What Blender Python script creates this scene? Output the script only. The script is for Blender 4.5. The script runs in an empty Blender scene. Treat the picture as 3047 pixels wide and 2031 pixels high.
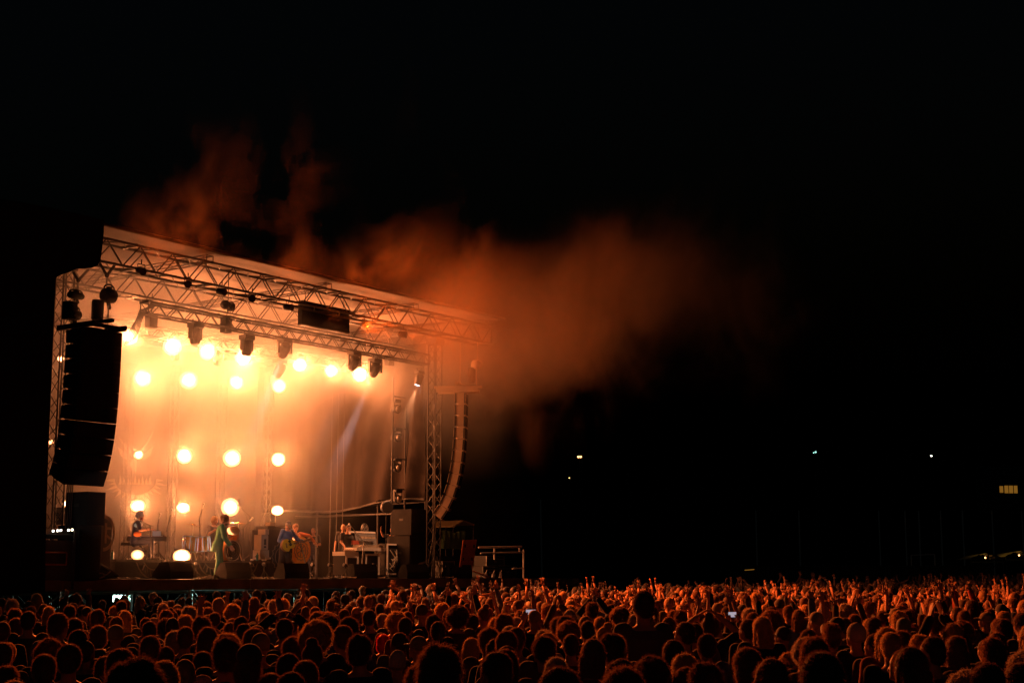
import bpy, math, random
import numpy as np
from mathutils import Vector, Matrix, noise as mnoise
R = math.radians
rnd = random.Random(7)
SC = bpy.context.scene
COL = SC.collection

# ---------------------------------------------------------------- camera, world, exposure
FPX, PITCH, CAMZ = 4400.0, math.atan(696.5/4400.0), 2.2
cam_d = bpy.data.cameras.new('camera')
cam_d.sensor_width = 36.0
cam_d.lens = FPX/3047.0*36.0
cam_d.clip_start, cam_d.clip_end = 0.1, 6000
cam = bpy.data.objects.new('camera', cam_d)
COL.objects.link(cam)
cam.location = (0, 0, CAMZ)
cam.rotation_euler = (R(90)+PITCH, 0, 0)
SC.camera = cam
W = bpy.data.worlds.new("World")
SC.world = W
W.use_nodes = True
nt = W.node_tree
sky = nt.nodes.new('ShaderNodeTexSky')
sky.sky_type = 'NISHITA'
sky.sun_disc = False
sky.sun_elevation = R(-4)
sky.sun_rotation = R(200)
tint = nt.nodes.new('ShaderNodeMix')
tint.data_type = 'RGBA'
tint.blend_type = 'MULTIPLY'
tint.inputs[0].default_value = 1.0
tint.inputs[7].default_value = (0.62, 1.0, 1.1, 1)
nt.links.new(sky.outputs[0], tint.inputs[6])
nt.links.new(tint.outputs[2], nt.nodes['Background'].inputs[0])
nt.nodes['Background'].inputs[1].default_value = 0.07
SC.view_settings.view_transform = 'Standard'
SC.view_settings.look = 'None'
SC.view_settings.exposure = 0.0
SC.view_settings.gamma = 1.0
SC.view_settings.use_curve_mapping = False
cy = SC.cycles
cy.use_denoising = True
cy.denoiser = 'OPENIMAGEDENOISE'
cy.max_bounces = 4
cy.diffuse_bounces = 1
cy.glossy_bounces = 2
cy.transmission_bounces = 2
cy.transparent_max_bounces = 6
cy.volume_bounces = 0
cy.volume_step_rate = 1.0
cy.volume_max_steps = 160
cy.sample_clamp_indirect = 4.0
cy.use_light_tree = True
cy.caustics_reflective = False
cy.caustics_refractive = False

# ---------------------------------------------------------------- stage frame of reference
DECK = 2.12
OX, OY = -10.6, 35.0
UX, UY = 0.583, 0.8125            # along the stage front, to the far end
NX, NY = -0.8125, 0.583           # from the front towards the back
SRZ = math.atan2(UY, UX)
def S(u, n, z=0.0):
    return Vector((OX+UX*u+NX*n, OY+UY*u+NY*n, DECK+z))
def ray(x, y):
    cp, sp = math.cos(PITCH), math.sin(PITCH)
    a, b = (x-1523.5)/FPX, (1015.5-y)/FPX
    return Vector((a, cp-b*sp, sp+b*cp))
def pn(x, y, n):
    """photo point on the stage plane n -> (u, z)"""
    d = ray(x, y)
    den = d.x*NX+d.y*NY
    t = (n+OX*NX+OY*NY)/den
    px, py = d.x*t, d.y*t
    return ((px-OX)*UX+(py-OY)*UY, CAMZ+d.z*t-DECK)
def un(x, n):
    return pn(x, 1712, n)[0]
def at(x, y, Y):
    d = ray(x, y)
    t = Y/d.y
    return Vector((d.x*t, Y, CAMZ+d.z*t))
def gz(x, y):
    return max(0.0, (y-25.0))*0.0068

# ---------------------------------------------------------------- materials
def mat(name, col, rough=0.7, metal=0.0, spec=0.5, bump=0.0, bscale=20.0, var=0.0, vscale=3.0, emit=None, estr=0.0, sheen=0.0, transl=0.0):
    m = bpy.data.materials.new(name)
    m.use_nodes = True
    t = m.node_tree
    b = t.nodes['Principled BSDF']
    b.inputs['Base Color'].default_value = (*col, 1)
    b.inputs['Roughness'].default_value = rough
    b.inputs['Metallic'].default_value = metal
    b.inputs['Specular IOR Level'].default_value = spec
    if sheen:
        b.inputs['Sheen Weight'].default_value = sheen
        b.inputs['Sheen Roughness'].default_value = 0.4
    if emit:
        b.inputs['Emission Color'].default_value = (*emit, 1)
        b.inputs['Emission Strength'].default_value = estr
    if var > 0:
        tc = t.nodes.new('ShaderNodeTexCoord')
        nz = t.nodes.new('ShaderNodeTexNoise')
        nz.inputs['Scale'].default_value = vscale
        nz.inputs['Detail'].default_value = 4
        rp = t.nodes.new('ShaderNodeValToRGB')
        rp.color_ramp.elements[0].position = 0.3
        rp.color_ramp.elements[1].position = 0.7
        rp.color_ramp.elements[0].color = (*[c*(1-var) for c in col], 1)
        rp.color_ramp.elements[1].color = (*[min(1, c*(1+var)) for c in col], 1)
        t.links.new(tc.outputs['Object'], nz.inputs['Vector'])
        t.links.new(nz.outputs[0], rp.inputs[0])
        t.links.new(rp.outputs[0], b.inputs['Base Color'])
    if bump > 0:
        tc = t.nodes.new('ShaderNodeTexCoord')
        nz = t.nodes.new('ShaderNodeTexNoise')
        nz.inputs['Scale'].default_value = bscale
        bp = t.nodes.new('ShaderNodeBump')
        bp.inputs['Strength'].default_value = bump
        bp.inputs['Distance'].default_value = 0.02
        t.links.new(tc.outputs['Object'], nz.inputs['Vector'])
        t.links.new(nz.outputs[0], bp.inputs['Height'])
        t.links.new(bp.outputs[0], b.inputs['Normal'])
    if transl > 0:
        tr = t.nodes.new('ShaderNodeBsdfTranslucent')
        tr.inputs[0].default_value = (*col, 1)
        mx = t.nodes.new('ShaderNodeMixShader')
        mx.inputs[0].default_value = transl
        t.links.new(b.outputs[0], mx.inputs[1])
        t.links.new(tr.outputs[0], mx.inputs[2])
        t.links.new(mx.outputs[0], t.nodes['Material Output'].inputs[0])
    return m
M = {}
def defm(k, *a, **kw):
    M[k] = mat(k, *a, **kw)
defm('alu', (0.07, 0.068, 0.065), 0.5, 0.4, var=0.25, vscale=2)
defm('alu_dark', (0.03, 0.03, 0.03), 0.55, 0.3)
defm('steel', (0.30, 0.29, 0.28), 0.45, 0.8, var=0.3)
defm('chrome', (0.5, 0.5, 0.5), 0.3, 1.0)
defm('black_plastic', (0.018, 0.018, 0.018), 0.5, var=0.3)
defm('black_paint', (0.012, 0.012, 0.012), 0.75, spec=0.15, bump=0.3, bscale=60, var=0.3)
defm('grille', (0.015, 0.015, 0.015), 0.85, 0.0, spec=0.1, bump=0.6, bscale=90)
defm('cloth_black', (0.012, 0.012, 0.012), 0.95, bump=0.4, bscale=12, spec=0.1)
defm('canopy', (0.32, 0.29, 0.26), 0.8, bump=0.3, bscale=3, var=0.12, vscale=0.6, spec=0.2, transl=0.15)
defm('backdrop', (0.022, 0.02, 0.019), 0.95, var=0.2, vscale=1.0, spec=0.1)
defm('emblem', (0.16, 0.14, 0.12), 0.9, spec=0.1)
defm('curtain', (0.022, 0.016, 0.013), 0.9, var=0.3, vscale=0.8, spec=0.15)
defm('deck', (0.05, 0.045, 0.04), 0.45, var=0.35, vscale=1.5, bump=0.2, bscale=30)
defm('ply', (0.22, 0.13, 0.08), 0.8, var=0.35, vscale=2)
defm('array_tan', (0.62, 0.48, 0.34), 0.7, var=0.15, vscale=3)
defm('wood', (0.28, 0.15, 0.07), 0.45, var=0.3, vscale=5)
defm('white', (0.72, 0.70, 0.66), 0.5)
defm('cream', (0.42, 0.35, 0.27), 0.6, var=0.15)
defm('case_edge', (0.80, 0.76, 0.70), 0.5)
defm('lens_off', (0.12, 0.12, 0.13), 0.05, spec=1.0)
defm('amber_drum', (0.75, 0.30, 0.03), 0.35, spec=0.3, var=0.15, vscale=4)
defm('drumhead', (0.62, 0.58, 0.52), 0.5)
defm('brass', (0.75, 0.50, 0.18), 0.25, 1.0)
defm('guitar_yellow', (0.85, 0.58, 0.05), 0.35, var=0.1)
defm('skin', (0.50, 0.27, 0.17), 0.55, var=0.08, vscale=8, spec=0.4)
defm('skin_dark', (0.25, 0.12, 0.07), 0.5, spec=0.4)
defm('hair_brown', (0.14, 0.07, 0.04), 0.75, spec=0.35, sheen=0.3)
defm('hair_dark', (0.06, 0.035, 0.022), 0.75, spec=0.35, sheen=0.3)
defm('hair_blond', (0.42, 0.27, 0.12), 0.75, spec=0.35, sheen=0.3)
defm('hair_grey', (0.38, 0.34, 0.30), 0.75, spec=0.35, sheen=0.3)
defm('hair_red', (0.55, 0.02, 0.02), 0.5, spec=0.5)
for k_, c_ in (('hair_brown', (0.40, 0.20, 0.10)), ('hair_dark', (0.24, 0.12, 0.07)), ('hair_blond', (0.75, 0.48, 0.22)), ('hair_grey', (0.60, 0.50, 0.42)), ('hair_red', (0.85, 0.04, 0.03)),
               ('cap_grey', (0.2, 0.2, 0.2)), ('cap_tan', (0.4, 0.3, 0.2)), ('knit_pale', (0.55, 0.5, 0.4))):
    defm('fuzz_'+k_, c_, 0.6, spec=0.4, transl=0.65)      # loose outer hairs and fibres let light through
defm('suit_green', (0.015, 0.19, 0.085), 0.8, bump=0.6, bscale=14, var=0.15, vscale=6)
defm('denim', (0.10, 0.17, 0.33), 0.85, bump=0.4, bscale=40, var=0.2, vscale=8, sheen=0.35)
defm('denim_dark', (0.03, 0.035, 0.05), 0.9, var=0.2)
defm('trouser_dark', (0.025, 0.022, 0.022), 0.9)
defm('cap_grey', (0.06, 0.06, 0.07), 0.85, bump=0.3, sheen=0.35)
defm('cap_tan', (0.30, 0.25, 0.16), 0.85, bump=0.3, sheen=0.35)
defm('knit_pale', (0.48, 0.44, 0.36), 0.95, bump=0.5, bscale=60)
defm('shirt_black', (0.015, 0.015, 0.017), 0.9, bump=0.3, bscale=12, spec=0.2, sheen=0.35)
defm('shirt_navy', (0.02, 0.028, 0.06), 0.9, bump=0.3, bscale=12, spec=0.2, sheen=0.35)
defm('shirt_grey', (0.10, 0.10, 0.10), 0.9, bump=0.3, bscale=12, spec=0.2, sheen=0.35)
defm('shirt_brown', (0.08, 0.045, 0.03), 0.9, bump=0.3, bscale=12, spec=0.2, sheen=0.35)
defm('shirt_white', (0.45, 0.43, 0.40), 0.9, bump=0.3, bscale=12, spec=0.2)
defm('shirt_red', (0.33, 0.03, 0.02), 0.9, bump=0.3, bscale=12, spec=0.2, sheen=0.35)
defm('shirt_olive', (0.09, 0.09, 0.04), 0.9, bump=0.3, bscale=12, spec=0.2, sheen=0.35)
defm('rust', (0.45, 0.12, 0.03), 0.8, var=0.3)
defm('teal', (0.02, 0.22, 0.24), 0.3, spec=0.6)
defm('tarp_green', (0.07, 0.14, 0.05), 0.7, var=0.4, vscale=4, bump=0.8, bscale=6)
defm('leather_red', (0.25, 0.05, 0.03), 0.5)
defm('orange_cloth', (0.75, 0.20, 0.04), 0.8)
defm('patch_blue', (0.20, 0.48, 0.72), 0.8)
defm('grass', (0.03, 0.04, 0.015), 0.95, var=0.5, vscale=0.7, bump=0.5, bscale=8)
defm('hill', (0.010, 0.014, 0.008), 1.0, var=0.4, vscale=0.02, spec=0.0)
defm('barn', (0.045, 0.045, 0.03), 0.9, var=0.2)
defm('beige_tarp', (0.35, 0.27, 0.12), 0.8, var=0.3, vscale=1)
defm('lamp_white', (0.9, 0.9, 0.9), emit=(1, 0.93, 0.80), estr=9)
defm('lamp_hot', (0.9, 0.9, 0.9), emit=(1, 0.80, 0.52), estr=14)
defm('lamp_beam', (0.9, 0.9, 0.9), emit=(1, 0.85, 0.9), estr=6)
defm('lamp_orange', (0.9, 0.6, 0.3), emit=(1, 0.5, 0.16), estr=5)
defm('lamp_teal', (0.4, 0.9, 0.8), emit=(0.45, 1.0, 0.85), estr=1.6)
defm('lamp_blue', (0.2, 0.5, 0.9), emit=(0.05, 0.5, 1.0), estr=4)
defm('window_lit', (0.6, 0.4, 0.1), emit=(0.75, 0.33, 0.04), estr=0.25)
defm('screen', (0.6, 0.6, 0.7), emit=(0.75, 0.72, 0.85), estr=0.45)
def flare(name, col, hot):
    # lamp face: white hot centre falling off to the rim, bloom painted into emission
    m = bpy.data.materials.new(name)
    m.use_nodes = True
    t = m.node_tree
    b = t.nodes['Principled BSDF']
    b.inputs['Base Color'].default_value = (0.3, 0.3, 0.3, 1)
    tc = t.nodes.new('ShaderNodeTexCoord')
    ln = t.nodes.new('ShaderNodeVectorMath'); ln.operation = 'LENGTH'
    mr = t.nodes.new('ShaderNodeMapRange')
    mr.inputs[1].default_value, mr.inputs[2].default_value = 0.63, 0.05
    mr.inputs[3].default_value, mr.inputs[4].default_value = 0.0, 1.0
    pw = t.nodes.new('ShaderNodeMath'); pw.operation = 'POWER'; pw.inputs[1].default_value = 4.5
    ml = t.nodes.new('ShaderNodeMath'); ml.operation = 'MULTIPLY_ADD'; ml.inputs[1].default_value = hot; ml.inputs[2].default_value = 1.1
    t.links.new(tc.outputs['Object'], ln.inputs[0])
    t.links.new(ln.outputs['Value'], mr.inputs[0])
    t.links.new(mr.outputs[0], pw.inputs[0])
    t.links.new(pw.outputs[0], ml.inputs[0])
    t.links.new(ml.outputs[0], b.inputs['Emission Strength'])
    cm = t.nodes.new('ShaderNodeMix'); cm.data_type = 'RGBA'
    cm.inputs[6].default_value = (1.0, 0.40, 0.13, 1)
    cm.inputs[7].default_value = (*col, 1)
    p2 = t.nodes.new('ShaderNodeMath'); p2.operation = 'POWER'; p2.inputs[1].default_value = 1.6
    t.links.new(mr.outputs[0], p2.inputs[0])
    t.links.new(p2.outputs[0], cm.inputs[0])
    t.links.new(cm.outputs[2], b.inputs['Emission Color'])
    M[name] = m
flare('lamp_flare', (1.0, 0.80, 0.62), 70)
flare('lamp_flare_warm', (1.0, 0.60, 0.28), 18)
SKIN = M['skin']

for m_ in bpy.data.materials:
    m_.cycles.emission_sampling = 'NONE'      # the real lamps beside the lenses do the lighting
# ---------------------------------------------------------------- mesh builder
class MB:
    def __init__(s):
        s.v, s.f, s.m = [], [], []
        s.mi = 0
    def add(s, vs, fs, mi=None):
        o = len(s.v)
        s.p = getattr(s, 'p', [])+[(o, len(s.f), len(vs), len(fs))]
        s.v += [tuple(p) for p in vs]
        s.f += [tuple(i+o for i in f) for f in fs]
        s.m += [s.mi if mi is None else mi]*len(fs)
        return s
    def box(s, c, sz, rot=None, mi=None, taper=1.0):
        hx, hy, hz = sz[0]/2, sz[1]/2, sz[2]/2
        vs = [Vector((x*hx*(taper if z > 0 else 1), y*hy*(taper if z > 0 else 1), z*hz)) for z in (-1, 1) for y in (-1, 1) for x in (-1, 1)]
        if rot is not None:
            vs = [rot @ p for p in vs]
        vs = [p+Vector(c) for p in vs]
        return s.add(vs, [(0, 2, 3, 1), (4, 5, 7, 6), (0, 1, 5, 4), (2, 6, 7, 3), (0, 4, 6, 2), (1, 3, 7, 5)], mi)
    def tube(s, a, b, r, n=6, r2=None, mi=None, cap=True):
        a, b = Vector(a), Vector(b)
        r2 = r if r2 is None else r2
        d = (b-a)
        if d.length < 1e-6:
            return s
        d.normalize()
        x = d.orthogonal().normalized()
        y = d.cross(x)
        vs = []
        for p, rr in ((a, r), (b, r2)):
            for k in range(n):
                t = 2*math.pi*k/n
                vs.append(p+(x*math.cos(t)+y*math.sin(t))*rr)
        fs = [(k, (k+1) % n, n+(k+1) % n, n+k) for k in range(n)]
        if cap:
            fs += [tuple(range(n-1, -1, -1)), tuple(range(n, 2*n))]
        return s.add(vs, fs, mi)
    def path(s, pts, r, n=6, mi=None):
        for a, b in zip(pts, pts[1:]):
            s.tube(a, b, r, n, mi=mi)
        return s
    def lathe(s, c, axis, prof, n=20, mi=None):
        """prof: list of (distance along axis, radius)"""
        c, d = Vector(c), Vector(axis).normalized()
        x = d.orthogonal().normalized()
        y = d.cross(x)
        vs, fs = [], []
        for (h, r) in prof:
            for k in range(n):
                t = 2*math.pi*k/n
                vs.append(c+d*h+(x*math.cos(t)+y*math.sin(t))*max(r, 1e-4))
        for i in range(len(prof)-1):
            for k in range(n):
                fs.append((i*n+k, i*n+(k+1) % n, (i+1)*n+(k+1) % n, (i+1)*n+k))
        fs += [tuple(range(n-1, -1, -1)), tuple(range((len(prof)-1)*n, len(prof)*n))]
        return s.add(vs, fs, mi)
    def ball(s, c, r, n=10, m=7, rot=None, mi=None):
        if not hasattr(r, '__len__'):
            r = (r, r, r)
        c = Vector(c)
        vs = []
        for i in range(1, m):
            th = math.pi*i/m
            for k in range(n):
                t = 2*math.pi*k/n
                p = Vector((r[0]*math.sin(th)*math.cos(t), r[1]*math.sin(th)*math.sin(t), r[2]*math.cos(th)))
                vs.append(p)
        vs += [Vector((0, 0, r[2])), Vector((0, 0, -r[2]))]
        if rot is not None:
            vs = [rot @ p for p in vs]
        vs = [p+c for p in vs]
        top, bot = n*(m-1), n*(m-1)+1
        fs = []
        for i in range(m-2):
            for k in range(n):
                fs.append((i*n+k, (i+1)*n+k, (i+1)*n+(k+1) % n, i*n+(k+1) % n))
        for k in range(n):
            fs.append((top, k, (k+1) % n))
            fs.append((bot, (m-2)*n+(k+1) % n, (m-2)*n+k))
        return s.add(vs, fs, mi)
    def prism(s, poly, off, mi=None):
        """poly: 3-D outline, off: extrusion vector"""
        n = len(poly)
        off = Vector(off)
        vs = [Vector(p) for p in poly]+[Vector(p)+off for p in poly]
        fs = [tuple(range(n-1, -1, -1)), tuple(range(n, 2*n))]+[(k, (k+1) % n, n+(k+1) % n, n+k) for k in range(n)]
        return s.add(vs, fs, mi)
    def loft(s, rings, n=14, mi=None):
        """rings: (center, x radius, y radius[, rot])"""
        vs, fs = [], []
        for rg in rings:
            c, rx, ry = Vector(rg[0]), rg[1], rg[2]
            for k in range(n):
                t = 2*math.pi*k/n
                p = Vector((rx*math.cos(t), ry*math.sin(t), 0))
                if len(rg) > 3:
                    p = rg[3] @ p
                vs.append(c+p)
        L = len(rings)
        for i in range(L-1):
            for k in range(n):
                fs.append((i*n+k, i*n+(k+1) % n, (i+1)*n+(k+1) % n, (i+1)*n+k))
        fs += [tuple(range(n-1, -1, -1)), tuple(range((L-1)*n, L*n))]
        return s.add(vs, fs, mi)
    def truss(s, a, b, w=0.3, h=None, r=0.024, rl=0.012, step=None, up=(0, 0, 1), faces=(0, 1, 2, 3), n=6):
        h = w if h is None else h
        a, b = Vector(a), Vector(b)
        d = b-a
        L = d.length
        d.normalize()
        up = Vector(up)
        x = d.cross(up).normalized()
        y = x.cross(d).normalized()
        cs = [(-w/2, -h/2), (w/2, -h/2), (w/2, h/2), (-w/2, h/2)]
        P = lambda k, t: a+d*t+x*cs[k][0]+y*cs[k][1]
        for k in range(4):
            s.tube(P(k, 0), P(k, L), r, n)
        step = step or max(w, h)
        N = max(1, int(round(L/step)))
        for fce in faces:
            k0, k1 = fce, (fce+1) % 4
            for i in range(N):
                t0, t1 = L*i/N, L*(i+1)/N
                if i % 2:
                    s.tube(P(k1, t0), P(k0, t1), rl, 5)
                else:
                    s.tube(P(k0, t0), P(k1, t1), rl, 5)
        for t in (0, L):
            for k in range(4):
                s.tube(P(k, t), P((k+1) % 4, t), rl*1.3, 5)
        return s
    def xform(s, Mx):
        s.v = [tuple(Mx @ Vector(p)) for p in s.v]
        return s
    def mesh(s, name, mats, smooth=False):
        me = bpy.data.meshes.new(name)
        me.from_pydata(s.v, [], s.f)
        for m_ in (mats if isinstance(mats, (list, tuple)) else [mats]):
            me.materials.append(m_)
        if any(s.m):
            me.polygons.foreach_set('material_index', s.m)
        if smooth:
            me.polygons.foreach_set('use_smooth', [True]*len(me.polygons))
        me.update()
        return me
    def build(s, name, mats, parent=None, smooth=False, loc=None, rz=None):
        return link(name, s.mesh(name, mats, smooth), parent, loc, rz)
def build_each(mb, name, mats, parent, smooth=False):
    """every piece added to mb becomes an object of its own"""
    for (v0, f0, nv, nf) in mb.p:
        q = MB()
        q.v = mb.v[v0:v0+nv]
        q.f = [tuple(i-v0 for i in f) for f in mb.f[f0:f0+nf]]
        q.m = mb.m[f0:f0+nf]
        q.build(name, mats, parent, smooth)
def link(name, data, parent=None, loc=None, rz=None):
    o = bpy.data.objects.new(name, data)
    COL.objects.link(o)
    if parent is not None:
        o.parent = parent
    if loc is not None:
        o.location = loc
    if rz is not None:
        o.rotation_euler = (0, 0, rz)
    return o
def tag(o, label=None, cat=None, group=None, kind=None):
    if label:
        o['label'] = label
    if cat:
        o['category'] = cat
    if group:
        o['group'] = group
    if kind:
        o['kind'] = kind
    return o
def thing(name, label, cat, loc=(0, 0, 0), rz=0.0, group=None):
    o = bpy.data.objects.new(name, None)
    o.empty_display_size = 0.2
    COL.objects.link(o)
    o.location = loc
    o.rotation_euler = (0, 0, rz)
    return tag(o, label, cat, group)
def sthing(name, label, cat, u, n, z=0.0, rz=0.0, group=None):
    """a thing placed on the stage; its local x runs along the front, local y to the back"""
    return thing(name, label, cat, S(u, n, z), SRZ+rz, group)
def copy_tree(o, parent=None, first=True):
    c = o.copy()
    COL.objects.link(c)
    if parent is not None:
        c.parent = parent
    for ch in o.children:
        copy_tree(ch, c)
    return c
def rotz(a):
    return Matrix.Rotation(a, 3, 'Z')
def rotx(a):
    return Matrix.Rotation(a, 3, 'X')
def roty(a):
    return Matrix.Rotation(a, 3, 'Y')
def add_light(name, kind, energy, color, parent, loc, size=0.05, direction=None, angle=None, blend=0.4):
    d = bpy.data.lights.new(name, kind)
    d.energy = energy
    d.color = color
    if kind in ('POINT', 'SPOT'):
        d.shadow_soft_size = size
    if kind == 'SPOT':
        d.spot_size = angle
        d.spot_blend = blend
    o = bpy.data.objects.new(name, d)
    COL.objects.link(o)
    o.parent = parent
    o.location = loc
    if direction is not None:
        o.rotation_mode = 'QUATERNION'
        o.rotation_quaternion = Vector(direction).to_track_quat('-Z', 'Y')
    return o
WARM = (1.0, 0.28, 0.09)
BEAM = (1.0, 0.25, 0.065)
CROWDC = (1.0, 0.135, 0.016)

# ================================================================ THE SETTING
def ground():
    xs = np.linspace(-1, 1, 70)
    X = np.sign(xs)*np.abs(xs)**2.2*900
    ys = np.concatenate([np.linspace(-60, 140, 60), np.linspace(160, 1500, 25)])
    vs, fs = [], []
    for y in ys:
        for x in X:
            vs.append((x, y, gz(x, y) if y < 100 else gz(x, 100)))
    n = len(X)
    for j in range(len(ys)-1):
        for i in range(n-1):
            fs.append((j*n+i, j*n+i+1, (j+1)*n+i+1, (j+1)*n+i))
    mb = MB()
    mb.add(vs, fs)
    tag(mb.build('ground', M['grass'], smooth=True), kind='structure')
ground()
def hills():
    mb = MB()
    N = 120
    vs, fs = [], []
    for i in range(N+1):
        a = R(-40)+R(80)*i/N
        h = 40+22*math.sin(i*0.11+1)+9*math.sin(i*0.37)+3*math.sin(i*1.3)
        for (d, hh) in ((520, -2), (600, h*0.45), (720, h*0.9), (800, h)):
            vs.append((math.sin(a)*d, math.cos(a)*d, hh))
    for i in range(N):
        for j in range(3):
            fs.append((i*4+j, i*4+j+1, (i+1)*4+j+1, (i+1)*4+j))
    mb.add(vs, fs)
    tag(mb.build('hills', M['hill'], smooth=True), kind='structure')
hills()

# ---------------------------------------------------------------- stage deck on scaffolding
def stage_deck():
    t = sthing('stage_deck', 'long raised stage platform with plywood front edge on scaffold legs', 'stage', 0, 0, 0)
    mb = MB()
    mb.box((9, 4.8, -0.10), (26, 9.9, 0.2))
    mb.build('platform', M['deck'], t)
    mb = MB()
    for k in range(13):
        u0 = -4+k*2.0
        mb.box((u0+1.0, -0.17, -0.141), (1.985, 0.03, 0.27 if k % 2 else 0.262))
    build_each(mb, 'fascia', M['ply'], t)
    # scaffold below
    for k in range(14):
        mb = MB()
        u = -3.9+k*1.98
        for n in (-0.02, 2.0, 4.5, 7.5):
            mb.tube((u, n, -DECK-0.02), (u, n, -0.2), 0.03, 6)
        mb.tube((u, -0.02, -DECK+0.15), (u, 2.0, -0.3), 0.022, 5)
        mb.tube((u, 2.0, -DECK+0.15), (u, 4.5, -0.3), 0.022, 5)
        mb.tube((u, -0.02, -0.30), (u, 7.5, -0.30), 0.022, 5)
        mb.build('leg_frame', M['steel'], t)
    for n in (-0.02, 2.0, 4.5):
        mb = MB()
        for k in range(13):
            u = -3.9+k*1.98
            mb.tube((u, n, -0.34), (u+1.98, n, -0.34), 0.022, 5)
            mb.tube((u, n, -1.2), (u+1.98, n, -1.2), 0.022, 5)
            if k % 2:
                mb.tube((u, n+0.03, -1.9), (u+1.98, n+0.03, -0.34), 0.018, 5)
            else:
                mb.tube((u, n+0.03, -0.34), (u+1.98, n+0.03, -1.9), 0.018, 5)
        mb.build('brace', M['steel'], t)
stage_deck()

# ---------------------------------------------------------------- trusses and roof
ZR = 8.0
def tower(u, n, z1, label):
    t = sthing('truss_tower', label, 'truss tower', u, n, -DECK, 0, 'roof towers of the stage')
    MB().truss((0, 0, 0.05), (0, 0, z1+DECK), 0.30, r=0.025, rl=0.012, step=0.34, up=(0, 1, 0)).build('mast', M['alu'], t)
    mb = MB()
    mb.box((0, 0, 0.03), (0.7, 0.7, 0.05))
    for a in range(4):
        dx, dy = math.cos(a*math.pi/2), math.sin(a*math.pi/2)
        mb.tube((dx*0.9, dy*0.9, 0.04), (dx*0.1, dy*0.1, 0.9), 0.02, 5)
        mb.tube((dx*0.1, dy*0.1, 0.06), (dx*0.95, dy*0.95, 0.06), 0.025, 5)
    mb.build('base', M['steel'], t)
    MB().box((0, 0, z1+DECK+0.06), (0.42, 0.42, 0.2)).build('sleeve_block', M['alu'], t)
tower(-0.22, 0.0, 7.35, 'lattice truss tower left of the hanging black speaker column')
tower(14.0, 0.0, 7.35, 'lattice truss tower left of the far tan speaker column')
tower(14.0, 8.3, 7.35, 'rear right truss tower behind the hanging side curtain')
tower(-0.3, 8.3, 7.35, 'rear left truss tower at the edge of the backdrop')

def utruss(name, label, u0, u1, n, zc, w, h, step, r=0.026, rl=0.013, grp=None, m='alu'):
    t = sthing(name, label, 'truss', u0, n, zc, 0, grp)
    mb = MB().truss((0, 0, 0), (u1-u0, 0, 0), w, h, r=r, rl=rl, step=step)
    k = 0.0
    while k < u1-u0:
        mb.box((k, 0, -h/2), (0.05, w+0.06, 0.07))
        mb.box((k, 0, h/2), (0.05, w+0.06, 0.07))
        k += 2.4
    mb.build('lattice', M[m], t)
    return t
utruss('roof_truss', 'deep front roof truss under the canopy edge', -1.8, 14.9, -1.3, 7.60, 0.5, 0.56, 0.5, 0.032, 0.017, 'roof trusses', 'alu')
utruss('roof_truss', 'second roof truss behind the front one, half lost in smoke', -1.8, 14.9, 1.4, 7.60, 0.5, 0.56, 0.5, 0.03, 0.016, 'roof trusses')
utruss('roof_truss', 'rearmost roof truss above the backdrop', -1.8, 14.9, 7.9, 7.60, 0.5, 0.5, 0.6, 0.03, 0.016, 'roof trusses')
for i, u in enumerate((-1.4, 3.0, 7.4, 11.2, 14.7)):
    t = sthing('roof_rafter', ['leftmost front-to-back roof rafter', 'roof rafter second from the left under the canopy', 'middle front-to-back roof rafter under the canopy', 'roof rafter second from the right under the canopy', 'rightmost roof rafter at the canopy end'][i], 'rafter', u, -1.5, ZR-0.02, 0, 'roof rafters')
    MB().truss((0, 0, 0), (0, 9.6, 0), 0.22, 0.16, r=0.02, rl=0.01, step=0.4).build('lattice', M['alu'], t)

def canopy():
    t = sthing('roof_canopy', 'wide pale fabric canopy roof over the stage', 'canopy', 0, 0, ZR+0.14)
    mb = MB()
    NU, NN = 60, 24
    vs, fs = [], []
    for j in range(NN+1):
        n = -1.75+10.45*j/NN
        for i in range(NU+1):
            u = -2.2+17.5*i/NU
            sag = 0.05*math.sin((u+1.4)/4.4*2*math.pi-math.pi/2)
            vs.append((u, n, sag+0.25*math.sin(math.pi*j/NN)+0.0*n))
    W_ = NU+1
    for j in range(NN):
        for i in range(NU):
            fs.append((j*W_+i, j*W_+i+1, (j+1)*W_+i+1, (j+1)*W_+i))
    mb.add(vs, fs)
    mb.build('fabric', M['canopy'], t, smooth=True)
    mb = MB()
    mb.tube((-2.2, -1.77, 0.0), (15.3, -1.77, 0.0), 0.045, 8)
    mb.tube((15.3, -1.77, 0.0), (15.3, 8.7, 0.0), 0.045, 8)
    mb.tube((-2.2, -1.77, 0.0), (-2.2, 8.7, 0.0), 0.045, 8)
    mb.build('edge_rail', M['alu'], t)
canopy()

def skirt():
    # black side drape at the near end of the roof: hangs in front of the truss end
    pts = [(309, 655), (309, 690), (304, 740), (299, 775), (290, 790), (272, 797), (228, 799), (205, 810), (180, 818), (166, 826),
           (162, 900), (155, 1060), (149, 1210), (142, 1400), (136, 1600), (134, 1760), (-240, 1790), (-260, 560), (60, 600), (250, 640)]
    nn = -1.95
    poly = []
    for (x, y) in pts:
        u, z = pn(x, y, nn)
        poly.append((u, nn, z))
    t = sthing('side_drape', 'large black drape covering the near end of the stage roof', 'drape', 0, 0, 0)
    MB().prism(poly, (0, 0.03, 0)).build('cloth', M['cloth_black'], t)
    mb = MB()
    for i in range(22):
        y = 878+i*27
        x = 164-(y-830)*0.036
        u, z = pn(x-6, y, -1.75)
        mb.lathe((u, -1.75, z), (0, -1, 0), [(0, 0.012), (0.012, 0.016)], 8)
    build_each(mb, 'eyelet', M['chrome'], t)
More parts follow.
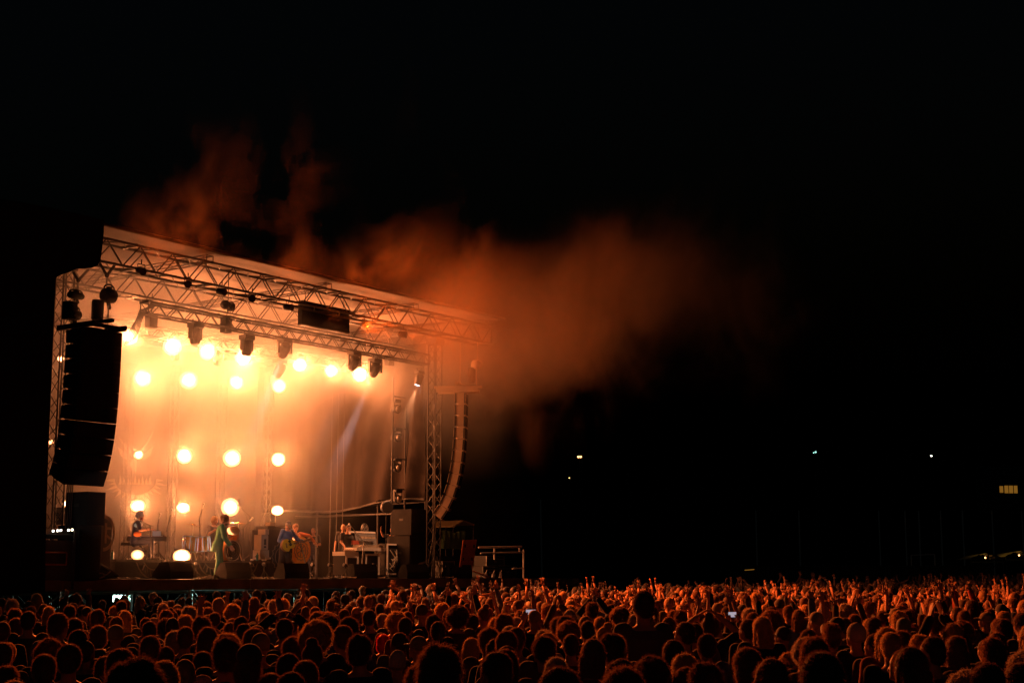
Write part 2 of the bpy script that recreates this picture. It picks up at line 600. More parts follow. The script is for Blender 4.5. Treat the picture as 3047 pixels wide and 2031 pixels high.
skirt()

def backdrop():
    t = sthing('backdrop', 'huge grey backdrop cloth with a pale owl face and spiked sun', 'backdrop', 0, 8.05, 0)
    mb = MB()
    N = 120
    vs, fs = [], []
    for j in range(9):
        for i in range(N+1):
            u = -0.3+14.5*i/N
            vs.append((u, 0.03*math.sin(u*3.1), 0.02+7.4*j/8))
    for j in range(8):
        for i in range(N):
            fs.append((j*(N+1)+i, j*(N+1)+i+1, (j+1)*(N+1)+i+1, (j+1)*(N+1)+i))
    mb.add(vs, fs)
    mb.build('cloth', M['backdrop'], t, smooth=True)
    n0 = 7.9
    def sh(pts):
        q = []
        for (x, y) in pts:
            u, z = pn(x, y, n0)
            q.append((u, -0.17, z))
        return q
    mb = MB()
    for poly in (
        [(395, 1345), (362, 1310), (345, 1290), (352, 1300), (372, 1335), (390, 1362)],
        [(411, 1345), (440, 1312), (458, 1272), (450, 1300), (432, 1330), (414, 1362)],
        [(350, 1330), (372, 1345), (390, 1366), (376, 1368), (358, 1355)],
        [(455, 1328), (436, 1342), (412, 1366), (428, 1368), (446, 1355)],
        [(397, 1350), (407, 1350), (405, 1400), (402, 1408), (399, 1400)],
    ):
        mb.prism(sh(poly), (0, 0.02, 0))
    cx, cy_ = 402, 1425
    for k in range(16):
        a = math.pi*(0.02+k/15.0*0.96)
        a0, a1 = a-0.10, a+0.10
        r0, r1 = 62, 98 if k % 2 else 84
        mb.prism(sh([(cx+math.cos(a0)*r0, cy_+math.sin(a0)*r0*0.75), (cx+math.cos(a)*r1, cy_+math.sin(a)*r1*0.75), (cx+math.cos(a1)*r0, cy_+math.sin(a1)*r0*0.75)]), (0, 0.02, 0))
    for k in range(9):
        x = 352+k*11
        mb.prism(sh([(x, 1440), (x+5, 1412 + (k % 2)*8), (x+10, 1440)]), (0, 0.02, 0))
    mb.build('emblem', M['emblem'], t)
backdrop()

def side_curtain():
    t = sthing('side_curtain', 'tall grey side curtain hanging in folds on the far side of the stage', 'curtain', 14.45, 0, 0)
    mb = MB()
    N, K = 140, 24
    vs, fs = [], []
    for j in range(K+1):
        f = j/K
        for i in range(N+1):
            g = i/N
            n = 0.75+7.2*g
            z0 = 2.5-0.35*g+0.10*math.sin(g*9)
            z = z0+(7.5-z0)*f
            amp = 0.10*(1-0.6*f)
            fold = math.sin(g*46+f*7*(1-g))*amp+0.05*math.sin(g*19-3*f)
            vs.append((fold, n, z))
    for j in range(K):
        for i in range(N):
            fs.append((j*(N+1)+i, j*(N+1)+i+1, (j+1)*(N+1)+i+1, (j+1)*(N+1)+i))
    mb.add(vs, fs)
    mb.build('cloth', M['curtain'], t, smooth=True)
    mb = MB()
    mb.path([(0.02, 0.75+7.2*g/10, 2.47-0.35*g/10+0.10*math.sin(g*0.9)) for g in range(11)], 0.035, 6)
    mb.build('hem_pole', M['alu'], t)
side_curtain()
def scaffold_rail():
    t = sthing('scaffold_frame', 'tube scaffold frame and rails at the far wing under the curtain', 'scaffold', 14.7, 0, 0)
    mb = MB()
    for n in (0.9, 2.9, 5.6):
        mb.tube((0, n, 0), (0, n, 2.75), 0.035, 8)
    build_each(mb, 'post', M['alu'], t)
    mb = MB()
    mb.tube((0, 0.8, 2.06), (0, 6.6, 2.06), 0.035, 8)
    mb.tube((0.1, 0.8, 2.42), (0.1, 6.6, 2.30), 0.03, 8)
    build_each(mb, 'rail', M['alu'], t)
    # thin uprights hanging inside
    for i, (x, n, zb) in enumerate(((979, 4.2, 0), (998, 3.9, 0), (1016, 3.7, 0))):
        o = sthing('thin_pole', ['leftmost of three thin upright poles by the far wing', 'middle and brightest of three thin upright poles by the far wing', 'rightmost of three thin upright poles by the far wing'][i], 'pole', un(x, n), n, 0, 0, 'thin upright poles at the far wing')
        MB().tube((0, 0, 0), (0, 0, 6.0), 0.012, 6).build('tube', M['alu'], o)
        MB().lathe((0, 0, 0), (0, 0, 1), [(0, 0.09), (0.02, 0.09), (0.03, 0.03), (0.07, 0.02)], 12).build('base_plate', M['steel'], o)
scaffold_rail()

def wing_rail():
    t = sthing('guard_rail', 'orange lit metal guard rail at the far right end of the stage', 'railing', 19.0, 0, 0)
    def q(x, y, n):
        u, z = pn(x, y, n)
        return (u-19.0, n, z)
    n = -0.1
    mb = MB()
    a = q(1424, 1628, n); b = q(1552, 1626, n)
    mb.tube(a, b, 0.035, 8)
    a = q(1430, 1645, n); b = q(1556, 1642, n)
    mb.tube(a, b, 0.028, 8)
    a = q(1525, 1691, n); b = q(1556, 1690, n)
    mb.tube(a, b, 0.025, 8)
    build_each(mb, 'rail', M['case_edge'], t)
    mb = MB()
    for x, y0, y1 in ((1558, 1634, 1719), (1471, 1626, 1664), (1546, 1626, 1644)):
        mb.tube(q(x, y0, n), q(x, y1, n), 0.033, 8)
    build_each(mb, 'post', M['case_edge'], t)
wing_rail()

# ================================================================ LIGHTING RIG
ZL = 6.55
def lt(label, n, x0, x1, y_ref, x_ref, grp='hanging lighting trusses'):
    _, z = pn(x_ref, y_ref, n)
    u0, u1 = un(x0, n), un(x1, n)
    u0, _ = pn(x0, y_ref, n)
    return utruss('lighting_truss', label, u0, u1, n, z, 0.30, 0.30, 0.30, 0.028, 0.014, grp, 'alu_dark'), z
T1, zt1 = lt('slim front lighting truss carrying black moving lights', 0.3, 430, 1262, 919, 448)
T2, zt2 = lt('slim second lighting truss behind, fading in the smoke', 3.1, 284, 1190, 962, 290)
# cable bundle off the near end of the front lighting truss
def cable_loom():
    t = sthing('cable_loom', 'bundle of black cables drooping off the end of the front lighting truss', 'cable', 0, 0, 0)
    mb = MB()
    for k in range(6):
        pts = []
        for (x, y) in ((470+k*5, 905-k), (450+k*2, 900+k*3), (438-k*2, 920), (424-k, 945), (412-k*3, 985), (398-k*3, 1010+k*3)):
            u, z = pn(x, y, 0.1)
            pts.append((u, 0.1+0.03*k, z))
        mb.path(pts, 0.014, 5)
    mb.build('cables', M['black_plastic'], t)
cable_loom()

def hoist(label, x, ytop, ybot, n, w=0.3, grp='chain hoists', bag=True, wide=None):
    u, zt = pn(x, ytop, n)
    _, zb = pn(x, ybot, n)
    t = sthing('chain_hoist', label, 'hoist', u, n, zb, 0, grp)
    h = zt-zb
    MB().path([(0, 0, h), (0, 0, -0.0)], 0.014, 5).build('chain', M['steel'], t)
    mb = MB()
    ww = wide or w
    mb.lathe((-ww/2, 0, h*0.45), (1, 0, 0), [(0, w*0.32), (0.03, w*0.45), (ww-0.03, w*0.45), (ww, w*0.3)], 14)
    mb.box((0, 0, h*0.45+w*0.45), (0.08, 0.08, 0.12))
    mb.build('motor', M['black_paint'], t)
    if bag:
        mb = MB()
        mb.lathe((-0.26, 0.05, h*0.45-w*0.2), (0, 0, -1), [(0, 0.10), (0.08, 0.15), (0.5, 0.16), (0.6, 0.12)], 12)
        mb.build('chain_bag', M['cloth_black'], t)
    return t
# bridle straps + motors of the near speaker column
def bridle(label, x, y, xa, ya, xb, yb, ybot, n, ntop):
    u, z = pn(x, y, n)
    t = sthing('bridle_rigging', label, 'rigging', u, n, z, 0, 'speaker bridles')
    mb = MB()
    for (xx, yy) in ((xa, ya), (xb, yb)):
        uu, zz = pn(xx, yy, ntop)
        mb.tube((0, 0, 0), (uu-u, ntop-n, zz-z), 0.035, 6)
    mb.ball((0, 0, 0), 0.05)
    mb.build('strap', M['black_paint'], t)
    _, zb = pn(x, ybot, n)
    MB().tube((0, 0, 0), (0, 0, zb-z), 0.022, 6).build('chain', M['steel'], t)
bridle('thick black bridle on the front truss above the near speaker column', 318, 820, 297, 783, 345, 783, 852, -1.2, -1.3)
bridle('smaller black bridle behind it, left of the near speaker column rigging', 233, 834, 219, 812, 262, 803, 868, -0.9, -0.4)
def rig_motor(label, x, y, n, w, h, ybot):
    u, z = pn(x, y, n)
    t = sthing('chain_hoist', label, 'hoist', u, n, z, 0, 'chain hoists')
    mb = MB()
    mb.lathe((-w/2, 0, 0), (1, 0, 0), [(0, h*0.35), (0.04, h*0.48), (w*0.6, h*0.5), (w-0.04, h*0.44), (w, h*0.3)], 18)
    mb.box((0, 0, h*0.5), (0.1, 0.1, 0.08))
    mb.tube((0, 0, -h*0.5), (w*0.3, 0.1, -h*0.75), 0.05, 8)
    mb.build('motor', M['black_paint'], t)
    mb = MB()
    mb.path([(math.cos(a)*w*0.42, 0, h*0.45+math.sin(a)*h*0.3) for a in [math.pi*k/8 for k in range(9)]], 0.02, 6)
    mb.build('handle', M['black_paint'], t)
    _, zb = pn(x, ybot, n)
    MB().tube((0, 0, -h*0.4), (0, 0, zb-z), 0.016, 6).build('chain', M['steel'], t)
    return t
t = rig_motor('round black chain hoist high above the near speaker column', 324, 880, -1.2, 0.36, 0.36, 985)
MB().lathe((-0.31, 0, -0.15), (0, 0, -1), [(0, 0.13), (0.05, 0.145), (0.44, 0.14), (0.48, 0.11)], 16).build('chain_bag', M['cloth_black'], t)
t = rig_motor('long black hoist at the left above the near speaker column', 226, 879, -0.9, 0.42, 0.18, 940)
MB().box((-0.15, 0, -0.38), (0.26, 0.22, 0.42)).build('chain_bag', M['cloth_black'], t)
rig_motor('low black hoist just above the rigging frame of the near speaker column', 223, 936, -0.9, 0.30, 0.26, 985)
def bulge(label, x, y, n, w, h, ysmall):
    u, z = pn(x, y, n)
    t = sthing('chain_hoist', label, 'hoist', u, n, z, 0, 'chain hoists')
    mb = MB()
    mb.ball((-w*0.2, 0, 0), (w*0.32, w*0.3, h*0.45), 14, 9)
    mb.ball((w*0.22, 0, -0.02), (w*0.28, w*0.28, h*0.5), 14, 9)
    mb.build('chain_bag', M['cloth_black'], t, smooth=True)
    _, zs = pn(x, ysmall, n)
    mb = MB()
    mb.box((-w*0.1, 0, zs-z), (0.24, 0.2, 0.42))
    mb.tube((0, 0, 0.1), (0, 0, 0.9), 0.014)
    mb.tube((0, 0, 0), (-w*0.1, 0, zs-z), 0.014)
    mb.build('motor', M['black_paint'], t)
bulge('fat grey-brown hoist bag above the front lighting truss', 678, 908, 0.3, 0.46, 0.28, 968)
u_, z_ = pn(450, 955, 1.6)
t = sthing('chain_hoist', 'faded boxy hoist behind the end of the front lighting truss', 'hoist', u_, 1.6, z_, 0, 'chain hoists')
mb = MB(); mb.box((0, 0, 0), (0.26, 0.22, 0.36)); mb.tube((0, 0, 0.1), (0, 0, 0.75), 0.014); mb.build('motor', M['black_paint'], t)
u_, z_ = pn(1158, 1072, 1.2)
t = sthing('chain_hoist', 'faded boxy hoist above the rightmost lamp of the long row', 'hoist', u_, 1.2, z_, 0, 'chain hoists')
mb = MB(); mb.box((0, 0, 0), (0.24, 0.2, 0.34)); mb.tube((0, 0, 0.1), (0, 0, 0.7), 0.014); mb.build('motor', M['black_paint'], t)

# black panel hanging from the front roof truss
def hang_panel():
    u0, z0 = pn(892, 963, -0.9)
    u1, z1 = pn(1035, 905, -0.9)
    zt = pn(892, 893, -0.9)[1]
    t = sthing('hanging_panel', 'black rectangular panel hanging from the front roof truss', 'panel', u0, -0.9, z0)
    w = u1-u0
    h = zt-z0
    MB().box((w/2, 0, h/2), (w, 0.16, h)).build('panel', M['black_paint'], t)
    MB().box((w/2, 0.0, -0.018), (w, 0.17, 0.03)).build('bottom_rim', M['alu'], t)
    mb = MB()
    for f in (0.1, 0.9):
        mb.tube((w*f, 0, h), (w*f, 0, h+0.3), 0.012)
    build_each(mb, 'hanger', M['steel'], t)
hang_panel()

# ---- moving heads
def moving_head(label, x, y, n, tilt, yawd, beam=None, hang=0.35, s=1.0, lit=False, cone=11, bc=(1.0, 0.60, 0.56)):
    u, z = pn(x, y, n)
    t = sthing('moving_head_light', label, 'stage light', u, n, z, 0, 'moving lights on the trusses')
    s *= 1.0
    mb = MB()
    mb.box((0, 0, 0.26*s), (0.36*s, 0.26*s, 0.12*s))
    mb.tube((-0.1, 0, 0.3*s), (-0.1, 0, 0.3*s+0.12), 0.02)
    mb.tube((0.1, 0, 0.3*s), (0.1, 0, 0.3*s+0.12), 0.02)
    mb.build('base', M['black_plastic'], t)
    rz = rotz(yawd)
    mb = MB()
    for sx in (-1, 1):
        mb.box(rz @ Vector((sx*0.19*s, 0, 0.06*s)), (0.05*s, 0.14*s, 0.34*s), rz)
    mb.box((0, 0, 0.20*s), (0.42*s, 0.16*s, 0.05*s), rz)
    mb.build('yoke', M['black_plastic'], t)
    rt = rz @ rotx(tilt)
    mb = MB()
    rings = [(rt @ Vector((0, 0, h*s)), r*s, r*s, rt) for h, r in ((0.20, 0.10), (0.17, 0.145), (0.02, 0.16), (-0.16, 0.14), (-0.24, 0.115))]
    mb.loft(rings, 12)
    h = mb.build('head', M['black_plastic'], t)
    d = rt @ Vector((0, 0, -1))
    MB().lathe(d*0.235*s, d, [(0, 0.10*s), (0.012, 0.10*s)], 16).build('lens', M['lamp_beam'] if lit else M['lens_off'], h)
    if beam:
        add_light('beam_light', 'SPOT', beam, bc, t, d*0.36*s, 0.05, d, R(cone), 0.3)
    return t
down = 0.0
moving_head('crisp black moving light nearest the left on the front lighting truss', 581, 997, 0.3, 0.0, 0.2)
moving_head('second black moving light from the left on the front lighting truss', 734, 1032, 0.3, 0.05, 0.2)
moving_head('third front-truss moving light from the left, tilted and casting a beam', 846, 1040, 0.3, 0.80, -0.41, 30000, lit=True, cone=10, bc=(1.0, 0.68, 0.66))
moving_head('tilted moving light right of the centre on the front lighting truss', 1053, 1078, 0.3, 0.80, -0.41, 14000, lit=True, cone=10, bc=(1.0, 0.66, 0.62))
moving_head('narrow tilted moving light casting the strongest pale beam', 1116, 1098, 0.3, 0.80, -0.41, 75000, lit=True, cone=9, bc=(1.0, 0.68, 0.68))
moving_head('moving light at the far right end of the front lighting truss', 1247, 1128, 0.3, 0.30, 0.7, 3600, lit=True, s=0.8, cone=26, bc=(1.0, 0.38, 0.16))
moving_head('faded moving light below the second truss near its left end', 520, 1050, 3.1, -0.2, 0.6, s=0.85)
moving_head('faded moving light on the second truss between two glaring lamps', 650, 1066, 3.1, 0.2, 0.6, s=0.9)
moving_head('faded moving light on the second truss under the first beam', 832, 1100, 2.6, 0.5, 0.9, s=1.0)

# ---- audience lamps
LAMPK, SPOTK = 5.2, 5.0
def stage_lamp(label, x, y, n, dia=0.42, power=60, grp=None, shape='round', spot=True, m='lamp_white'):
    u, z = pn(x, y, n)
    dia *= rnd.uniform(0.86, 1.14)
    power *= rnd.uniform(0.6, 1.4)
    t = sthing('stage_lamp', label, 'stage lamp', u, n, z, -0.65, grp)
    mb = MB()
    if shape == 'round':
        mb.lathe((0, 0.0, 0), (0, 1, 0), [(0, dia*0.60), (0.02, dia*0.60), (0.16, dia*0.52), (0.3, dia*0.28), (0.34, dia*0.1)], 20)
    else:
        mb.lathe((0, 0.0, 0), (0, 1, 0), [(0, dia*0.60), (0.02, dia*0.60), (0.16, dia*0.5)], 20)
    b = mb.build('housing', M['black_plastic'], t)
    mb = MB()
    for sx in (-1, 1):
        mb.box((sx*dia*0.6, 0.1, dia*0.25), (0.03, 0.05, dia*0.6))
    mb.box((0, 0.1, dia*0.56), (dia*1.25, 0.05, 0.03))
    mb.build('yoke', M['black_plastic'], t)
    mb = MB()
    mb.lathe((0, 0.0, 0), (0, -1, 0), [(0.0, 0.62), (0.04, 0.60), (0.09, 0.40), (0.11, 0.15)], 28)
    ln_ = mb.build('lens', M['lamp_flare' if m == 'lamp_white' else 'lamp_flare_warm'], t, smooth=True)
    ln_.scale = (dia*(1.15 if shape == 'box' else 1), dia, dia*(0.92 if shape == 'box' else 1))
    if power:
        add_light('lamp_light', 'POINT', power*LAMPK, WARM, t, (0, -0.16, 0), dia*0.2)
        if spot and dia > 0.25:
            dd = rotz(0.65) @ Vector((0.12, -1, -0.30 if z > 4 else -0.04))
            add_light('audience_beam', 'SPOT', power*SPOTK, BEAM, t, (0, -0.10, 0), dia*0.3, dd, R(124), 0.7)
    return t
ordn = ['leftmost', 'second', 'third', 'fourth', 'fifth', 'sixth', 'seventh', 'rightmost']
for i, (x, y) in enumerate(((385, 1003), (512, 1030), (617, 1045), (722, 1066), (892, 1086), (985, 1103), (1070, 1114), (1158, 1128))):
    stage_lamp(['half hidden glaring lamp at the top corner of the near speaker column',
                'glaring lamp second from the left in the long upper row',
                'glaring lamp third from the left in the long upper row',
                'glaring lamp fourth from the left, behind the second moving light',
                'glaring lamp fifth from the left in the long upper row',
                'glaring lamp sixth from the left in the long upper row',
                'glaring lamp seventh from the left in the long upper row',
                'glaring lamp at the right end of the long upper row'][i], x, y, 2.9, 0.40, 60, 'glaring audience lamps')
for i, (xs, ns) in enumerate((((424, 413, 410), 6.6), ((562, 548, 545), 6.6), ((703, 690, 685), 6.0), ((830, 828, 825), 5.2))):
    ys = ((1125, 1352, 1505), (1130, 1355, 1510), (1137, 1362, 1508), (1148, 1366, 1518))[i]
    cn = ['leftmost', 'second', 'third', 'rightmost'][i]
    u, _ = pn(xs[1], ys[1], ns)
    _, ztop = pn(xs[0], ys[0], ns)
    t = sthing('lamp_tower', f'slim upright truss holding the {cn} column of lamps before the backdrop' if i else 'slim upright truss holding the leftmost column of lamps before the backdrop', 'truss tower', u, ns+0.5, 0, 0, 'slim lamp towers')
    MB().truss((0, 0, 0), (0, 0, ztop+0.5), 0.2, r=0.018, rl=0.008, step=0.3, up=(0, 1, 0)).build('mast', M['alu_dark'], t)
    MB().box((0, 0, 0.02), (0.5, 0.5, 0.04)).build('base_plate', M['steel'], t)
    for j, (x, y) in enumerate(zip(xs, ys)):
        rn = ['top', 'middle', 'bottom'][j]
        dia = (0.42, 0.44 if i in (1, 2) else 0.34, 0.29)[j]
        if i == 0 and j == 1:
            dia = 0.2
        if i == 2 and j == 2:
            dia = 0.46
        stage_lamp(f'glaring {rn} lamp of the {cn} column in front of the backdrop', x, y, ns, dia, (55, 70, 45)[j]*(0.3 if (i == 0 and j == 1) else 1), 'glaring audience lamps', 'round' if (j < 2 or i == 2) else 'box')
stage_lamp('dim-edged square lamp on the riser under the keyboard', 409, 1650, 2.2, 0.24, 8, 'floor lamps on the risers', 'box', m='lamp_hot')
stage_lamp('blazing square lamp on the riser edge left of the drums', 541, 1654, 2.0, 0.31, 40, 'floor lamps on the risers', 'box', m='lamp_white')
stage_lamp('small bare lamp seen through the near truss tower', 181, 1068, 2.6, 0.16, 8, 'small lamps at the near side', 'round')
stage_lamp('tiny lamp at the left edge of the near truss tower', 152, 1315, 3.0, 0.10, 3, 'small lamps at the near side', 'round', m='lamp_hot')
stage_lamp('small bare lamp beside the near speaker stack', 196, 1498, 1.6, 0.13, 5, 'small lamps at the near side', 'round')
# fixtures in the ladder tower on the far side
def ladder_tower():
    n = 1.6
    u0 = un(1163, n); u1 = un(1202, n)
    t = sthing('ladder_tower', 'open ladder tower with three dark lights inside at the far side', 'tower', u0, n, 0)
    w = u1-u0
    mb = MB()
    for x in (0, w):
        mb.tube((x, 0, 0), (x, 0, 6.4), 0.03, 8)
    build_each(mb, 'post', M['alu_dark'], t)
    mb = MB()
    for z in [pn(1180, y, n)[1] for y in (1273, 1364, 1454, 1180)]:
        mb.tube((0, 0, z), (w, 0, z), 0.022, 6)
    mb.tube((0, 0, 0.3), (w, 0, 2.0), 0.014, 5)
    build_each(mb, 'rung', M['alu_dark'], t)
ladder_tower()
for i, (x, y) in enumerate(((1180, 1300), (1180, 1390), (1181, 1483), (1178, 1215))):
    u, z = pn(x, y, 1.6)
    t = sthing('moving_head_light', ['upper clear dark light in the ladder tower', 'middle dark light in the ladder tower', 'lowest dark light in the ladder tower', 'topmost smoke-veiled light in the ladder tower'][i], 'stage light', u, 1.6, z, 0, 'dark lights in the ladder tower')
    mb = MB(); mb.box((0, 0, 0.24), (0.30, 0.2, 0.10)); mb.build('base', M['black_plastic'], t)
    mb = MB()
    for sx in (-1, 1):
        mb.box((sx*0.16, 0, 0.08), (0.035, 0.12, 0.26))
    mb.box((0, 0, 0.2), (0.33, 0.1, 0.03))
    mb.build('yoke', M['black_plastic'], t)
    mb = MB(); mb.lathe((0, 0.14, 0), (-0.2, -1, -0.1), [(0, 0.08), (0.03, 0.13), (0.26, 0.14), (0.28, 0.12)], 16)
    h = mb.build('head', M['black_plastic'], t)
    MB().lathe((-0.056, -0.145, -0.028), (-0.2, -1, -0.1), [(0, 0.11), (0.02, 0.10), (0.035, 0.05)], 16).build('lens', M['chrome'], h)
u, z = pn(1153, 1508, 0.9)
t = sthing('lamp_on_stand', 'round dark floodlight on a tall stand left of the ladder tower', 'stage light', u, 0.9, 0)
mb = MB(); mb.lathe((0, 0.1, z), (-0.35, -1, 0), [(0, 0.10), (0.03, 0.19), (0.16, 0.20), (0.18, 0.17)], 20); mb.build('housing', M['black_plastic'], t)
MB().tube((0, 0.05, 0), (0, 0.05, z-0.15), 0.016).build('pole', M['alu_dark'], t)
mb = MB()
for a in range(3):
    mb.tube((0, 0.05, 0.35), (0.3*math.cos(a*2.1), 0.05+0.3*math.sin(a*2.1), 0.01), 0.012)
mb.build('leg', M['alu_dark'], t)
# fill light from the front of house onto the singers (real follow spots high behind the crowd)
t = thing('follow_spot', 'follow spot on a mast behind the camera aimed at the singers', 'stage light', (-3.0, -14.0, 0))
MB().tube((0, 0, 0), (0, 0, 7.6), 0.06, 8).build('mast', M['steel'], t)
MB().lathe((0, -0.3, 7.8), (-0.1, 1, -0.1), [(0, 0.12), (0.5, 0.16), (0.7, 0.14)], 16).build('housing', M['black_plastic'], t)
for (x, y, e, ang) in ((655, 1630, 9000, 1.6), (844, 1615, 10000, 1.3), (400, 1590, 9000, 1.9), (600, 1615, 5000, 1.5)):
    Yt = {655: 40.5, 844: 44.5, 400: 41.0, 600: 43.0}[x]
    tgt = at(x, y, Yt)
    d = tgt-Vector((-3.0, -13.4, 7.75))
    add_light('follow_light', 'SPOT', e, (1.0, 0.92, 0.88), t, (0, 0.55, 7.75), 0.05, d, R(ang), 0.3)
# small dark cans under the front roof truss; spots added to brighten the crowd
for i, (x, y) in enumerate(((420, 806), (559, 845), (660, 868), (750, 888), (860, 914), (1085, 968), (1200, 995))):
    u, z = pn(x, y, -1.70)
    t = sthing('crowd_fill_can', ['leftmost small round can under the front roof truss', 'second small round can under the front roof truss', 'third small round can under the front roof truss', 'middle small round can under the front roof truss',
                           'small round can under the front roof truss left of the black panel', 'small round can under the front roof truss right of the black panel', 'rightmost small round can under the front roof truss'][i], 'stage light', u, -1.70, z, 0, 'small cans under the front roof truss')
    d = Vector(((-0.2, -0.85, 0.1, -0.95, 0.35, -0.7, 0.45)[i], -1, (-0.30, -0.26, -0.25, -0.28, -0.18, -0.22, -0.14)[i])).normalized()
    MB().lathe(-d*0.16, d, [(0, 0.05), (0.04, 0.085), (0.26, 0.095), (0.26, 0.08)], 16).build('can', M['black_plastic'], t)
    MB().lathe(d*0.06, d, [(0, 0.075), (0.01, 0.07)], 16).build('lens', M['lens_off'], t)
    mb = MB(); mb.tube((-0.11, 0, 0), (-0.11, 0, 0.16), 0.01); mb.tube((0.11, 0, 0), (0.11, 0, 0.16), 0.01); mb.tube((-0.11, 0, 0.16), (0.11, 0, 0.16), 0.012); mb.tube((0, 0, 0.16), (0, 0, 0.28), 0.015)
    mb.build('yoke', M['black_plastic'], t)
    add_light('crowd_fill', 'SPOT', (7000, 3700, 7500, 3700, 12000, 3300, 60)[i], CROWDC, t, d*0.16, 0.03, d, R(58 if i in (1, 3, 5) else 96), 0.6)  # added fill for the crowd, the lens itself stays dark
# cold work light under the stage
t = sthing('work_light', 'cold greenish work light shining under the stage deck', 'work light', 4.6, 3.2, -0.52)
MB().box((0, 0, 0), (0.4, 0.1, 0.06)).build('tube', M['lamp_teal'], t)
MB().box((0, 0.09, 0.0), (0.6, 0.06, 0.18)).build('fixture', M['steel'], t)
add_light('work_lamp', 'POINT', 110, (0.55, 1.0, 0.85), t, (0, -0.2, 0), 0.2)

# ================================================================ SPEAKERS
def line_array(label, world, rz, width, pitches, depth, m_side, hang_top, label_grp='flown speaker columns', gap=True, tall=0.345):
    """cabinets hang below the frame at `world`; local -y is the way they face"""
    t = thing('line_array', label, 'speaker column', world, rz, label_grp)
    mb = MB()
    mb.box((-width*0.42, 0.1, 0.10), (0.06, 1.3, 0.12))
    mb.box((width*0.42, 0.1, 0.10), (0.06, 1.3, 0.12))
    mb.box((0, 0.3, 0.12), (width*0.9, 0.08, 0.08))
    mb.box((0, -0.3, 0.12), (width*0.9, 0.08, 0.08))
    mb.box((0, 0.1, 0.22), (0.08, 1.5, 0.08))
    mb.build('flying_frame', M['black_paint'] if m_side == 'black_paint' else M['array_tan'], t)
    p = Vector((0, 0, 0.02))
    ang = 0.0
    for i, a in enumerate(pitches):
        ang += a
        rt = rotx(ang)      # tips the face downwards, the column curls to the back
        h, hr = tall, tall*0.80
        mb = MB()
        w = width/2
        pr = [(-depth*0.5, 0.0), (-depth*0.5, -h-0.006), (depth*0.15, -h+0.0), (depth*0.5, -h+(h-hr)*0.5+0.02), (depth*0.5, -(h-hr)*0.5), (depth*0.15, -0.002)]
        poly = [Vector((-w, y, z)) for y, z in pr]
        mb.prism([p+rt @ q for q in poly], (2*w, 0, 0))
        c = mb.build('cabinet', M[m_side], t)
        mb = MB()
        mb.box(p+rt @ Vector((0, -depth*0.5-0.006, -h*0.5)), (2*w*0.93, 0.012, h*0.86), rt)
        mb.build('grille', M['grille'], c)
        mb = MB()
        for sx in (-1, 1):
            for yy in (-0.42, 0.38):
                mb.box(p+rt @ Vector((sx*(w+0.012), depth*yy, -h*0.5)), (0.024, 0.05, h*0.9), rt)
        build_each(mb, 'rigging_plate', M['alu_dark'], c)
        p = p+rt @ Vector((0, 0, -h-0.008))
    return t, p
# near column: its rigging frame at (264, 985) on the photo
uL, zL = pn(281, 988, -1.15)
pL = S(uL, -1.15, zL)
t, pe = line_array('huge black column of stacked speakers hanging at the near side, seen as silhouette', pL, SRZ, 1.12,
                [0.0, R(0.7), R(0.7), R(0.8), R(1.2), R(1.6), R(2.4), R(3.5), R(5), R(6.5)], 0.62, 'black_paint', None)
mb = MB()
for k in range(4):
    mb.path([pe+Vector((-0.15+0.05*k, 0.1, 0.1)), pe+Vector((-0.16+0.05*k, 0.12, -0.6)), pe+Vector((-0.12+0.045*k, 0.15, -1.6))], 0.016, 5)
mb.build('cable', M['black_plastic'], t)
uR, zR = pn(1372, 1172, -1.15)
pR = S(uR, -1.15, zR)
t, pe = line_array('slender tan lit column of stacked speakers hanging at the far side, curling under', pR, R(84), 0.50,
                [0.0, R(0.6), R(0.7), R(1.0), R(1.5), R(2.2), R(3.0), R(4.0), R(5.5), R(7), R(8.5)], 0.36, 'array_tan', None, tall=0.350)
mb = MB()
mb.box((0.1, 0.1, 0.30), (0.9, 0.10, 0.10))
mb.tube((0.5, 0.1, 0.35), (0.5, 0.1, 2.0), 0.02)
mb.build('outrigger', M['array_tan'], t)
mb = MB()
mb.path([pe+Vector((0, 0.1, 0.1)), pe+Vector((0.03, 0.15, -0.7)), pe+Vector((-0.05, 0.3, -1.5))], 0.02, 5)
mb.path([pe+Vector((0.1, 0.1, 0.1)), pe+Vector((0.22, 0.1, -0.9))], 0.012, 5)
mb.build('cable', M['black_plastic'], t)
u, z = pn(1418, 1095, -1.3)
for (x, y, lb) in ((1418, 1085, 'tan lit chain hoist above the far speaker column'),):
    u, z = pn(x, y, -1.3)
    t = sthing('chain_hoist', lb, 'hoist', u, -1.3, z, 0, 'chain hoists')
    mb = MB(); mb.lathe((-0.16, 0, 0), (1, 0, 0), [(0, 0.08), (0.04, 0.14), (0.28, 0.14), (0.32, 0.08)], 12); mb.tube((0.05, 0, 0), (0.05, 0, 0.8), 0.015); mb.tube((0.0, 0, 0), (0.0, 0, -0.7), 0.015)
    mb.build('motor', M['array_tan'], t)
    MB().lathe((-0.12, 0.1, -0.1), (0, 0, -1), [(0, 0.08), (0.06, 0.12), (0.42, 0.12), (0.48, 0.08)], 10).build('chain_bag', M['cloth_black'], t)

